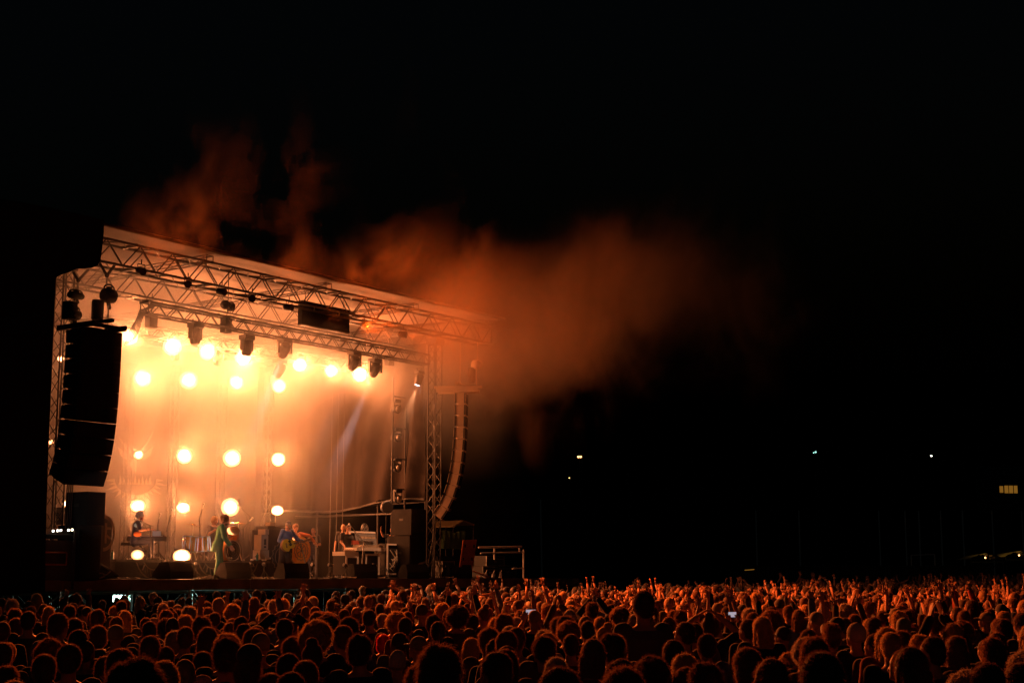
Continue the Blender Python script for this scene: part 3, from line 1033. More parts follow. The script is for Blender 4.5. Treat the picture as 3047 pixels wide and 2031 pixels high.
def cab(name, label, x0, x1, ytop, ybot, n, depth, grp=None, cat='speaker', rz=0.0, mm='black_paint', bz=None, front='grille'):
    """a speaker box whose front face spans the photo from x0 to x1 on stage plane n"""
    u0, u1 = un(x0, n), un(x1, n)
    zt = pn((x0+x1)/2, ytop, n)[1]
    zb = pn((x0+x1)/2, ybot, n)[1] if bz is None else bz
    t = sthing(name, label, cat, (u0+u1)/2, n, zb, rz, grp)
    w, h = u1-u0, zt-zb
    MB().box((0, depth/2, h/2), (w, depth, h)).build('cabinet', M[mm], t)
    MB().box((0, -0.012, h/2), (w*0.93, 0.02, h*0.93)).build('grille', M[front], t)
    mb = MB()
    for sx in (-1, 1):
        mb.box((sx*(w/2+0.006), depth/2, h*0.6), (0.012, 0.16, 0.07))
    build_each(mb, 'handle', M['alu_dark'], t)
    return t
cab('speaker_cabinet', 'tall black upper speaker cabinet below the near speaker column', 250, 304, 1462, 1561, -0.9, 0.75, 'near side speaker stack')
cab('speaker_cabinet', 'wide black lower speaker cabinet under it, beside the striped-logo banner', 232, 296, 1562, 1725, -0.9, 0.8, 'near side speaker stack', bz=0.003)
cab('speaker_cabinet', 'small grey speaker left of the near stack under a bare lamp', 176, 200, 1508, 1560, 0.8, 0.4, None, mm='cream')
# logo banner behind the near stack
def banner():
    n = 0.9
    u0, u1 = un(293, n), un(325, n)
    zt, zb = pn(308, 1540, n)[1], 0
    t = sthing('banner_panel', 'narrow grey panel with a pale circular letter logo beside the near stack', 'banner', u0, n, zb)
    w = u1-u0
    MB().box((w/2, 0, zt/2), (w, 0.05, zt)).build('panel', M['shirt_grey'], t)
    MB().box((0.05, 0.06, zt*0.5+0.18), (0.16, 0.03, zt+0.36)).build('post', M['shirt_grey'], t)
    mb = MB()
    c = Vector((0.08, -0.035, pn(300, 1585, n)[1]))
    for k in range(18):
        a0, a1 = -math.pi/2+math.pi*k/17-0.0, -math.pi/2+math.pi*(k+1)/17
        for r0, r1 in ((0.36, 0.45),):
            q = [c+Vector((math.cos(a)*r*0.8, 0, math.sin(a)*r)) for a, r in ((a0, r0), (a1, r0), (a1, r1), (a0, r1))]
            mb.prism(q, (0, 0.006, 0))
    mb.box(c+Vector((0.06, 0, 0)), (0.06, 0.012, 0.5))
    mb.box(c+Vector((0.14, 0, 0.12)), (0.16, 0.011, 0.06))
    mb.box(c+Vector((0.15, 0, -0.10)), (0.14, 0.011, 0.06), roty(0.6))
    mb.build('logo', M['cream'], t)
banner()
# far side stack
cab('speaker_cabinet', 'upper black cabinet of the far stack with lit orange edges', 1222, 1288, 1515, 1592, 0.5, 0.8, 'far side speaker stack')
cab('speaker_cabinet', 'lower black cabinet of the far stack beside the tall tripod', 1218, 1284, 1594, 1717, 0.45, 0.8, 'far side speaker stack', bz=0.003)
def edge_cab(label, x0, x1, y0, y1, n):
    u0, u1 = un(x0, n), un(x1, n)
    zt, zb = pn(x0, y0, n)[1], pn(x0, y1, n)[1]
    t = sthing('speaker_cabinet', label, 'speaker', u0, n, zb, 0, 'far side speaker stack')
    w, h = u1-u0, zt-zb
    MB().box((w/2, 0.3, h/2), (w, 0.6, h)).build('cabinet', M['black_paint'], t)
    mb = MB()
    mb.box((0, -0.01, h/2), (0.05, 0.03, h)); mb.box((w, -0.01, h/2), (0.05, 0.03, h)); mb.box((w/2, -0.012, h), (w, 0.03, 0.05)); mb.box((w/2, -0.012, 0), (w, 0.03, 0.05))
    mb.build('frame', M['case_edge'], t)
    mb = MB(); mb.ball((w*0.4, -0.03, h*0.1), 0.035, 8, 6); mb.build('knob', M['white'], t)
edge_cab('orange rimmed speaker left of the upper far cabinet', 1222, 1249, 1517, 1590, 1.0)
edge_cab('orange rimmed speaker below it behind the equipment rack', 1219, 1237, 1594, 1681, 1.2)

def wedge(label, xs, xe, ytop, n, rz, w=0.72, h=0.40, side='cream'):
    u = (un(xs, n)+un(xe, n))/2
    t = sthing('monitor_wedge', label, 'monitor speaker', u, n, 0.003, rz, 'monitor wedges along the stage front')
    d = 0.55
    prof = [(0, 0), (0, 0.14), (d*0.42, h), (d*0.85, h), (d, h*0.45), (d, 0)]
    # back of the wedge faces the crowd (local -y), grille faces the band
    poly = [(-w/2, -y+d/2, z) for y, z in prof]
    mb = MB(); mb.prism(poly, (w, 0, 0))
    mb.build('cabinet', M['black_paint'], t)
    mb = MB()
    a = Vector((0, d/2-0.0, 0.14)); b = Vector((0, d/2-d*0.42, h))
    nrm = Vector((0, (b.z-a.z), -(b.y-a.y))).normalized()
    mb.prism([Vector((sx*w*0.46, 0, 0))+a*(1-f)+b*f+nrm*0.004 for sx, f in ((-1, .06), (1, .06), (1, .94), (-1, .94))], nrm*0.012)
    mb.build('grille', M['grille'], t)
    mb = MB()
    for sx in (-1, 1):
        mb.box((sx*(w/2+0.004), -0.03, h*0.55), (0.012, 0.12, 0.07))
        mb.prism([(sx*(w/2+0.002), -y*0.97+d/2-0.01, z*0.97+0.005) for y, z in prof], (sx*0.004, 0, 0))
    build_each(mb, 'side_panel', M['grille'], t)
    return t
wedge('widest black monitor wedge, nearest at the left under the glaring floor lamp', 466, 562, 1680, -0.0, 0.25, 1.0, 0.42, 'black')
wedge('monitor wedge just right of the singer in green', 652, 733, 1681, 0.05, -0.15, 0.78, 0.42, 'black')
wedge('monitor wedge at the feet of the guitarist in the cap', 830, 905, 1683, 0.05, -0.20, 0.80, 0.42)
wedge('monitor wedge in front of the shelf of lit gear', 1040, 1108, 1687, 0.05, -0.25, 0.80, 0.42)
wedge('monitor wedge below the far speaker stack', 1198, 1262, 1689, 0.05, -0.3, 0.80, 0.42)
wedge('farthest monitor wedge near the leaning panel', 1328, 1390, 1689, 0.05, -0.35, 0.80, 0.42)

def footlamp(label, x, n=0.0, clip=True):
    t = sthing('short_lamp_stand', label, 'lamp stand', un(x, n), n, 0.0, rnd.uniform(-0.5, 0.5), 'short stands along the stage edge')
    mb = MB()
    for k in range(3):
        a = k*2.094+rnd.random()
        mb.tube((0, 0, 0.22), (0.16*math.cos(a), 0.16*math.sin(a), 0.01), 0.012, 5)
    mb.build('tripod_leg', M['alu_dark'], t)
    MB().tube((0, 0, 0.2), (0, 0, 0.33), 0.014).build('pole', M['alu_dark'], t)
    mb = MB(); mb.lathe((0.06, 0.02, 0.36), (-1, -0.2, 0.25), [(0, 0.03), (0.04, 0.05), (0.13, 0.055), (0.14, 0.045)], 12)
    h = mb.build('head', M['black_plastic'], t)
    mb = MB(); mb.lathe((0.06-0.138, -0.008, 0.392), (-1, -0.2, 0.25), [(0, 0.045), (0.008, 0.04)], 12)
    mb.build('lens', M['chrome'], h)
    mb = MB(); mb.ball((0.07, 0.03, 0.37), (0.045, 0.03, 0.035), 8, 6); mb.build('bracket', M['cream'], t)
    mb = MB(); pts = [(0.0, -0.1, 0.01)]
    for k in range(9):
        pts.append((0.04*k*math.cos(k*1.2)+0.1, -0.12+0.05*math.sin(k*1.9), 0.02+0.03*(k % 2)))
    mb.path(pts, 0.012, 5); mb.build('cable', M['cream'] if rnd.random() < 0.6 else M['black_plastic'], t)
for x, lb in ((583, 'short lamp stand left of the singer in green'), (747, 'left one of two short lamp stands between the singer and the guitarist'), (786, 'right one of two short lamp stands between the singer and the guitarist'),
              (932, 'short lamp stand right of the guitarist monitor wedge'), (984, 'short lamp stand beside the dark crew member leg'), (1028, 'short lamp stand left of the gear shelf'),
              (1114, 'short lamp stand in front of the equipment rack'), (1320, 'short lamp stand left of the farthest monitor wedge')):
    footlamp(lb, x)

# ================================================================ RISERS
def riser(label, x0, x1, n, d, h, motif):
    u0, u1 = un(x0, n), un(x1, n)
    t = sthing('riser', label, 'riser', u0, n, 0.0, 0, 'band risers')
    w = u1-u0
    MB().box((w/2, d/2, h-0.03), (w, d, 0.06)).build('top', M['deck'], t)
    MB().box((w/2, d/2+0.03, (h-0.06)/2+0.003), (w-0.04, d-0.06, h-0.068)).build('skirt', M['shirt_black'], t)
    mb = MB()
    def arc(cx, cz, r, a0, a1, wd, k=16):
        for i in range(k):
            b0, b1 = a0+(a1-a0)*i/k, a0+(a1-a0)*(i+1)/k
            q = []
            for a, rr in ((b0, r-wd), (b1, r-wd), (b1, r+wd), (b0, r+wd)):
                q.append((cx+math.cos(a)*rr, -0.012, min(h-0.07, max(0.01, cz+math.sin(a)*rr))))
            if len(set((round(p[0], 3), round(p[2], 3)) for p in q)) == 4:
                mb.prism(q, (0, 0.006, 0))
    for (cx, cz, r) in motif:
        arc(cx*w, cz, r, -math.pi, 0, 0.02)
        arc(cx*w, cz, r*0.62, -math.pi, 0, 0.014)
        for k in range(9):
            a = -0.3-k*0.31
            p0 = Vector((cx*w+math.cos(a)*r*0.66, -0.013, cz+math.sin(a)*r*0.66)); p1 = Vector((cx*w+math.cos(a+0.12)*r*0.9, -0.013, cz+math.sin(a+0.12)*r*0.9))
            if 0.02 < p0.z < h-0.08 and 0.02 < p1.z < h-0.08:
                mb.tube(p0, p1, 0.014, 4)
    mb.build('print', M['emblem'], t)
    return t
riser('near riser with dark curved-line printed front under the keyboard player', 344, 476, 1.75, 2.2, 0.50, [(0.85, 0.62, 0.62)])
riser('wide drum riser with dark printed front behind the singer in green', 480, 803, 1.8, 3.0, 0.50, [(0.45, 0.62, 0.55), (0.75, 0.55, 0.5)])
def covered_heap():
    # black covered heap and cable spill at the near corner
    u = un(268, -0.6)
    t = sthing('covered_heap', 'black cloth covered heap with lit cable ends at the near stage corner', 'equipment', u, -0.3, 0.0)
    mb = MB()
    rg = []
    for i in range(12):
        f = i/11
        rg.append((Vector((-0.75+1.5*f, 0.15*math.sin(f*5), 0.02+0.21*math.sin(math.pi*min(1, f*0.8+0.12)))), 0.02+0.26*math.sin(math.pi*min(1.0, f*0.86+0.1)), 0.30, roty(math.pi/2)))
    mb.loft(rg, 12)
    mb.build('cover', M['cloth_black'], t, smooth=True)
    mb = MB()
    for k in range(7):
        p = [Vector((-0.5+0.1*k, -0.35, 0.02))]
        for q in range(8):
            p.append(p[-1]+Vector((rnd.uniform(-0.08, 0.10), rnd.uniform(-0.03, 0.02), rnd.uniform(-0.05, 0.09))))
        for q in p:
            q.z = max(0.015, q.z)
        mb.path(p, 0.016, 5)
    mb.build('cable', M['cream'], t)
covered_heap()
# dark control desk area at the near wing
def wing_desk():
    u = un(190, -1.0)
    t = sthing('monitor_desk', 'dark mixing desk with small lit displays at the near wing', 'mixing desk', u-0.2, -0.6, -0.02)
    mb = MB(); mb.box((0, 0, 0.45), (1.1, 0.6, 0.9)); mb.build('body', M['black_plastic'], t)
    mb = MB(); mb.box((0, -0.05, 1.05), (1.1, 0.5, 0.1), rotx(0.3)); mb.build('console', M['black_paint'], t)
    for k, dx in enumerate((-0.12, 0.0, 0.09, 0.30, 0.40)):
        MB().box((dx, -0.36, 1.10+0.01*k), (0.035, 0.02, 0.04)).build('display', M['lamp_hot'] if k > 2 else M['lamp_white'], t)
    MB().tube((0.48, -0.36, -0.2), (0.48, -0.36, 1.12), 0.03).build('post', M['alu_dark'], t)
    mb = MB()
    for a, b in (((-0.4, 0, 0.35), (0.3, 0, 0.35)), ((0.3, 0, 0.35), (0.3, 0, 0.62)), ((0.3, 0, 0.62), (-0.4, 0, 0.62)), ((-0.4, 0, 0.62), (-0.4, 0, 0.35))):
        mb.tube(Vector(a)+Vector((0, -0.33, 0)), Vector(b)+Vector((0, -0.33, 0)), 0.02)
    mb.build('trim', M['rust'], t)
wing_desk()

# ================================================================ BACKLINE
def gearcirc(mb, c, r, teeth, d=0.008, amp=0.12, wd=0.02, axis='y'):
    """outline of a spiked ring lying in the x-z plane"""
    pts = []
    for k in range(teeth*2):
        a = math.pi*k/teeth
        rr = r*(1+amp if k % 2 else 1-amp*0.2)
        pts.append(Vector((c[0]+math.cos(a)*rr, c[1], c[2]+math.sin(a)*rr)))
    for a, b in zip(pts, pts[1:]+pts[:1]):
        mb.tube(a, b, wd*0.6, 4)
    pts = [Vector((c[0]+math.cos(a*0.3142)*r*0.72, c[1], c[2]+math.sin(a*0.3142)*r*0.72)) for a in range(20)]
    for a, b in zip(pts, pts[1:]+pts[:1]):
        mb.tube(a, b, wd*0.5, 4)
def amp_cover():
    n = 2.6
    u0, u1 = un(797, n), un(868, n)
    zt = pn(830, 1576, n)[1]
    t = sthing('covered_amplifier', 'dark covered amplifier cabinet with a pale spiked sun ring print', 'amplifier', u0, n, 0.0)
    w = u1-u0
    MB().box((w/2, 0.35, zt/2), (w, 0.7, zt)).build('cover', M['shirt_black'], t)
    mb = MB()
    gearcirc(mb, (w*0.55, -0.01, zt*0.45), 0.38, 15, wd=0.02)
    mb.build('print', M['emblem'], t)
    MB().box((w*0.5, 0.35, zt+0.06), (w*0.9, 0.5, 0.11)).build('amp_head', M['black_plastic'], t)
    mb = MB(); mb.box((w*0.15, 0.1, zt+0.17), (0.22, 0.2, 0.1)); mb.tube((w*0.35, 0.1, zt+0.11), (w*0.35, 0.1, zt+0.5), 0.012); mb.build('pedal_box', M['cream'], t)
amp_cover()
def boxamp(label, x0, x1, y0, y1, n, m, slots=None):
    u0, u1 = un(x0, n), un(x1, n)
    zt, zb = pn(x0, y0, n)[1], pn(x0, y1, n)[1]
    t = sthing('amplifier', label, 'amplifier', u0, n, zb, 0, 'small tan amplifiers by the drum riser')
    w, h = u1-u0, zt-zb
    MB().box((w/2, 0.15, h/2), (w, 0.3, h)).build('cabinet', M[m], t)
    if slots:
        for (z0, z1) in slots:
            MB().box((w*0.55, -0.006, h*(z0+z1)/2), (w*0.28, 0.012, h*(z1-z0))).build('grille', M['black_plastic'], t)
    mb = MB(); mb.tube((w*0.3, 0.1, h+0.02), (w*0.7, 0.1, h+0.02), 0.012); mb.build('handle', M['alu_dark'], t)
boxamp('upper tan cabinet with two dark slots beside the covered amplifier', 775, 795, 1590, 1634, 2.4, 'cream', [(0.32, 0.72), (0.12, 0.25)])
boxamp('lower tan cabinet on the riser under the slotted one', 772, 799, 1635, 1663, 2.4, 'cream')
boxamp('small cream box hung at the corner of the covered amplifier', 786, 797, 1573, 1589, 2.3, 'cream')
def drum(label, name, world_or_loc, r, depth, axis, mshell, rz=0, parent=None):
    return None
def drum_kit():
    n = 3.3
    u0 = un(640, n)
    zr = 0.50
    t = sthing('drum_kit', 'amber shell drum kit with brass cymbals on the drum riser', 'drum kit', u0, n, zr)
    def q(x, y, nn):
        u, z = pn(x, y, nn)
        return Vector((u-u0, nn-n, z-zr))
    def dr(x, y, nn, r, dep, ax):
        ax = Vector(ax).normalized()
        c = q(x, y, nn)
        d = MB().lathe(c-ax*dep/2, ax, [(0, r), (dep, r)], 24).build('drum_shell', M['amber_drum'], t)
        mb = MB()
        for s_ in (-1, 1):
            mb.lathe(c+ax*s_*dep/2-ax*0.012, ax, [(0, r+0.008), (0.0, r+0.018), (0.03, r+0.018), (0.03, r+0.008)], 24)
        x_ = ax.orthogonal().normalized(); y_ = ax.cross(x_)
        for k in range(8):
            p = c+(x_*math.cos(k*0.785)+y_*math.sin(k*0.785))*(r+0.012)
            mb.tube(p-ax*dep*0.45, p+ax*dep*0.45, 0.008, 5)
        mb.build('hoop', M['chrome'], d)
        MB().lathe(c+ax*dep*0.5, ax, [(0, r*0.98), (0.008, r*0.98)], 24).build('drumhead', M['drumhead'], d)
        return c
    c1 = dr(566, 1618, 2.5, 0.20, 0.42, (0.05, -0.05, 1))
    c2 = dr(604, 1618, 2.7, 0.19, 0.40, (-0.05, 0.05, 1))
    dr(693, 1588, 2.9, 0.17, 0.24, (-0.45, -0.55, 0.75))
    dr(668, 1602, 3.0, 0.16, 0.22, (-0.1, -0.4, 0.9))
    for c in (c1, c2):
        mb = MB()
        for k in range(3):
            a = k*2.09
            p = Vector((c.x+0.21*math.cos(a), c.y+0.21*math.sin(a), 0.01))
            mb.tube(p, (p.x, p.y, c.z+0.1), 0.012, 6)
        build_each(mb, 'drum_leg', M['chrome'], t)
    # bass drum facing the crowd with printed head
    c = q(692, 1637, 2.5)
    b = MB().lathe(c, (0, 1, 0), [(0, 0.29), (0.42, 0.29)], 32).build('bass_drum', M['amber_drum'], t)
    MB().lathe(c+Vector((0, -0.012, 0)), (0, 1, 0), [(0, 0.305), (0.04, 0.305)], 32).build('hoop', M['chrome'], b)
    MB().lathe(c+Vector((0, -0.018, 0)), (0, 1, 0), [(0, 0.275), (0.006, 0.275)], 32).build('drumhead', M['shirt_black'], b)
    mb = MB(); gearcirc(mb, c+Vector((0, -0.03, 0)), 0.21, 14, wd=0.012)
    mb.tube(c+Vector((-0.06, -0.03, -0.05)), c+Vector((0.0, -0.03, 0.07)), 0.008, 4); mb.tube(c+Vector((0.06, -0.03, -0.05)), c+Vector((0.0, -0.03, 0.07)), 0.008, 4)
    mb.build('print', M['emblem'], b)
    def cym(x, y, nn, r, tilt, zf=0.0):
        c = q(x, y, nn)
        MB().lathe(c, (tilt, -0.12, 1), [(0, r), (0.006, r), (0.02, r*0.25), (0.035, r*0.18), (0.04, 0.01)], 28).build('cymbal', M['brass'], t, smooth=False)
        mb = MB(); mb.tube((c.x, c.y, 0.5), c, 0.012)
        for k in range(3):
            a = k*2.09+0.3
            mb.tube((c.x, c.y, 0.5), (c.x+0.26*math.cos(a), c.y+0.26*math.sin(a), 0.01), 0.012, 6)
        mb.build('cymbal_stand', M['chrome'], t)
    cym(574, 1562, 2.6, 0.24, 0.10)
    cym(709, 1556, 2.8, 0.23, -0.06)
    cym(552, 1606, 2.4, 0.12, 0.0)
    cym(655, 1584, 3.2, 0.17, 0.08)
    mb = MB()
    for k in range(26):
        p = Vector((rnd.uniform(-1.1, 1.3), rnd.uniform(-1.2, -0.6), 0.02))
        mb.ball(p+Vector((0, 0, rnd.uniform(0, 0.12))), rnd.uniform(0.015, 0.035), 6, 4)
    mb.build('pedal_hardware', M['chrome'], t)
    MB().lathe((-0.1, 0.55, 0.35), (0, 0, 1), [(0, 0.17), (0.1, 0.17)], 16).build('drum_stool', M['black_paint'], t)
drum_kit()

def keyboard():
    n = 2.5
    u0 = un(432, n); zr = 0.50
    t = sthing('keyboard_piano', 'long dark stage piano with red end cheeks on a folding stand', 'keyboard', u0, n, zr, -0.62)
    w = 1.02
    zt = pn(432, 1596, n)[1]-zr
    MB().box((0, 0, zt-0.06), (w, 0.32, 0.12)).build('body', M['black_plastic'], t)
    MB().box((0, 0.02, zt+0.008), (w*0.96, 0.24, 0.016)).build('lid', M['leather_red'], t)
    mb = MB()
    for k in range(36):
        mb.box((-w*0.44+k*w*0.0244, 0.10, zt+0.025), (w*0.021, 0.13, 0.015))
    mb.build('keys', M['white'], t)
    MB().box((w*0.25, -0.02, zt+0.09), (0.22, 0.16, 0.14)).build('mixer', M['chrome'], t)
    mb = MB()
    for s_ in (-1, 1):
        mb.tube((-0.32, s_*0.12, 0.01), (0.32, s_*0.12, zt-0.12), 0.016)
        mb.tube((0.32, s_*0.12, 0.01), (-0.32, s_*0.12, zt-0.12), 0.016)
    mb.build('stand', M['alu_dark'], t)
    MB().box((-0.45, 0.42, 0.43), (0.34, 0.34, 0.07)).build('bench', M['black_paint'], t)
    mb = MB()
    for k in range(14):
        mb.ball((rnd.uniform(-0.5, 0.6), rnd.uniform(-0.3, 0.2), 0.03), rnd.uniform(0.015, 0.04), 6, 4)
    mb.build('pedal', M['chrome'], t)
keyboard()

def mic_stand(label, xb, yb, xt, yt, xm, ym, n, z0=0.0, boom=True, m='alu_dark', knob=None):
    u0 = un(xb, n)
    t = sthing('microphone_stand', label, 'microphone stand', u0, n, z0, 0, 'microphone stands on the stage')
    def q(x, y):
        u, z = pn(x, y, n)
        return Vector((u-u0, 0, max(0.02, z-z0)))
    top = q(xt, yt)
    MB().tube((0, 0, 0.02), top, 0.014, 8).build('pole', M[m], t)
    mb = MB()
    for k in range(3):
        a = k*2.09+0.5
        mb.tube((0, 0, 0.22), (0.27*math.cos(a), 0.27*math.sin(a), 0.012), 0.012, 5)
    mb.build('tripod_leg', M[m], t)
    mp = q(xm, ym)
    d = (mp-top)
    if d.length > 0.03:
        MB().tube(top-d*0.35, mp, 0.010, 6).build('boom', M[m], t)
        d.normalize()
    else:
        d = Vector((-1, 0, 0.2)).normalized()
    mb = MB(); mb.tube(mp, mp+d*0.12, 0.013, 8, 0.02); mb.ball(mp+d*0.15, 0.032, 10, 7)
    mb.build('microphone', M['chrome'], t)
    mb = MB(); mb.path([mp, (mp+top)/2+Vector((0.03, 0.02, -0.08)), top*0.6+Vector((0.03, 0, 0)), Vector((0.05, 0, 0.05))], 0.006, 5)
    mb.build('cable', M['black_plastic'], t)
mic_stand('tall boom stand left of the drums in front of the near riser edge', 497, 1677, 498, 1568, 507, 1531, 1.2)
mic_stand('boom stand leaning over the keyboard', 447, 1660, 447, 1561, 415, 1547, 2.1, 0.5)
mic_stand('small stand with green clip mic behind the keyboard', 471, 1660, 469, 1560, 473, 1543, 2.9, 0.5)
mic_stand('straight overhead stand behind the floor toms', 594, 1663, 594, 1540, 602, 1513, 3.0, 0.5)
mic_stand('overhead boom stand right of the drums', 744, 1663, 744, 1535, 718, 1510, 3.4, 0.5)
mic_stand('low boom stand by the cymbal right of the drums', 723, 1690, 724, 1570, 742, 1550, 1.5)
mic_stand('boom stand in front of the guitarist in the cap', 917, 1690, 893, 1603, 862, 1568, 1.0, m='steel')
mic_stand('bright white boom stand in front of the dark crew member', 1074, 1700, 1082, 1611, 1047, 1568, 0.6, m='white')
# wheel-emblem drum
def big_drum():
    n = 3.0
    u0 = un(893, n)
    z = pn(893, 1637, n)[1]
    t = sthing('marching_drum', 'large upright bass drum with pale wheel print and glowing rim', 'drum', u0, n, 0.0)
    b = MB().lathe((0, 0, z), (0, 1, 0), [(0, 0.40), (0.35, 0.40)], 36).build('shell', M['wood'], t)
    MB().lathe((0, -0.015, z), (0, 1, 0), [(0, 0.41), (0.0, 0.43), (0.05, 0.43), (0.05, 0.41)], 36).build('hoop', M['amber_drum'], b)
    MB().lathe((0, -0.01, z), (0, 1, 0), [(0, 0.39), (0.006, 0.39)], 36).build('drumhead', M['shirt_black'], b)
    mb = MB(); gearcirc(mb, (0, -0.025, z), 0.28, 14, wd=0.016)
    for k in range(7):
        a = k*math.pi/3.5
        mb.tube((0, -0.025, z), (math.cos(a)*0.2, -0.025, z+math.sin(a)*0.2), 0.01, 4)
    mb.build('print', M['emblem'], b)
    mb = MB()
    for s_ in (-1, 1):
        mb.tube((s_*0.25, 0.1, 0), (s_*0.2, 0.15, z-0.3), 0.018)
    build_each(mb, 'stand_leg', M['alu_dark'], t)
big_drum()
def gear_cases():
    n = 1.7
    def fcase(name, label, cat, x0, x1, y0, y1, nn, d=0.5, dark='black_plastic', rim=0.05, cont='rack'):
        u0, u1 = un(x0, nn), un(x1, nn)
        zt = pn(x0, y0, nn)[1]
        zb = max(0.003, pn(x0, y1, nn)[1])
        t = sthing(name, label, cat, u0, nn, zb)
        w, h = u1-u0, zt-zb
        MB().box((w/2, d/2, h/2), (w, d, h)).build('body', M[dark], t)
        mb = MB()
        for (cx, cz, sx, sz) in ((rim/2, h/2, rim, h), (w-rim/2, h/2, rim, h), (w/2, h-rim/2, w-2*rim, rim), (w/2, rim/2, w-2*rim, rim)):
            mb.box((cx, -0.014, cz), (sx, 0.03, sz))
        mb.build('edge_frame', M['case_edge'], t)
        return t, w, h
    t, w, h = fcase('equipment_rack', 'tall equipment rack with bright metal edges and patched cables', 'equipment rack', 1149, 1191, 1616, 1709, 1.0)
    mb = MB()
    for k in range(7):
        mb.box((w/2, -0.02, h*(0.14+0.11*k)), (w*0.8, 0.02, h*0.075))
    build_each(mb, 'rack_unit', M['alu_dark'], t)
    mb = MB()
    for k in range(14):
        x0_, z0_ = rnd.uniform(0.15, 0.85)*w, rnd.uniform(0.2, 0.9)*h
        x1_, z1_ = rnd.uniform(0.15, 0.85)*w, rnd.uniform(0.02, 0.5)*h
        mb.path([(x0_, -0.04, z0_), ((x0_+x1_)/2, -0.12, (z0_+z1_)/2-0.05), (x1_, -0.05, z1_)], 0.008, 5)
    mb.build('patch_cables', M['cream'], t)
    t, w, h = fcase('flight_case', 'low case with bright edges left of the shelf of gear', 'flight case', 1027, 1064, 1652, 1709, 1.0, rim=0.06)
    mb = MB(); mb.box((w/2, 0.25, h+0.06), (w*1.1, 0.5, 0.12)); mb.build('lid', M['case_edge'], t)
    mb = MB()
    for k in range(5):
        mb.ball((w*(0.15+0.17*k), 0.1, h+0.15), 0.05, 7, 5)
    mb.build('cable_coil', M['cream'], t)
    t, w, h = fcase('flight_case', 'open case frame with bright edges under the shelf of gear', 'flight case', 1085, 1127, 1646, 1709, 1.0, rim=0.06)
    # shelf with keyboards
    u0, u1 = un(1061, 0.95), un(1147, 0.95)
    zt = pn(1061, 1632, 0.95)[1]
    t = sthing('gear_shelf', 'table of stacked lit mixers and drawers right of the crew member in black', 'table', u0, 0.95, 0.0)
    w = u1-u0
    MB().box((w/2, 0.25, zt), (w, 0.5, 0.09)).build('table_top', M['case_edge'], t)
    MB().box((w*0.55, 0.2, zt+0.09), (w*0.75, 0.36, 0.07)).build('mixer', M['cream'], t)
    MB().box((w*0.6, 0.4, zt+0.3), (w*0.72, 0.1, 0.34), rotx(-0.2)).build('screen_panel', M['shirt_grey'], t)
    mb = MB(); mb.box((w*0.52, 0.42, zt+0.52), (w*0.9, 0.05, 0.05)); mb.build('top_bar', M['case_edge'], t)
    mb = MB()
    for k in range(4):
        mb.box((w*(0.42+0.13*k), 0.30, zt+0.36), (w*0.11, 0.03, 0.06))
    build_each(mb, 'drawer_label', M['cream'], t)
    MB().box((w*0.2, 0.3, zt+0.2), (0.3, 0.05, 0.12)).build('red_cloth', M['leather_red'], t)
    for k, x in enumerate((0.1, 0.9)):
        MB().tube((w*x, 0.25, 0), (w*x, 0.25, zt), 0.025).build('leg', M['case_edge'], t)
    # cloth heap above a wedge
    u = un(1221, 0.9)
    t = sthing('draped_towel', 'pale crumpled towel draped behind the wedge of the far stack', 'towel', u, 0.6, 0.0)
    mb = MB(); mb.loft([(Vector((-0.2+0.1*k, 0, 0.40+0.03*k)), 0.10+0.03*math.sin(k*1.7), 0.2, roty(1.2)) for k in range(6)], 10); mb.build('cloth', M['cream'], t, smooth=True)
    mb = MB(); mb.box((0, 0.1, 0.2), (0.4, 0.2, 0.38)); mb.build('crate', M['black_plastic'], t)
    # fan
    u, z = pn(1085, 1573, 1.6)
    t = sthing('cooling_fan', 'dark round cooling fan behind the shelf of gear', 'fan', u, 1.6, 0)
    mb = MB()
    for rr in (0.09, 0.13, 0.17):
        pts = [(math.cos(a*0.314)*rr, 0, z+math.sin(a*0.314)*rr) for a in range(21)]
        mb.path(pts, 0.006, 4)
    for k in range(8):
        mb.tube((0, 0, z), (math.cos(k*0.785)*0.17, 0, z+math.sin(k*0.785)*0.17), 0.006, 4)
    mb.build('cage', M['steel'], t)
    MB().tube((0, 0, 0), (0, 0, z-0.17), 0.02).build('pole', M['alu_dark'], t)
    mb = MB()
    for k in range(4):
        mb.box((0.07*math.cos(k*1.57), 0.02, z+0.07*math.sin(k*1.57)), (0.11, 0.01, 0.05), roty(-k*1.57))
    mb.build('blade', M['black_plastic'], t)
gear_cases()
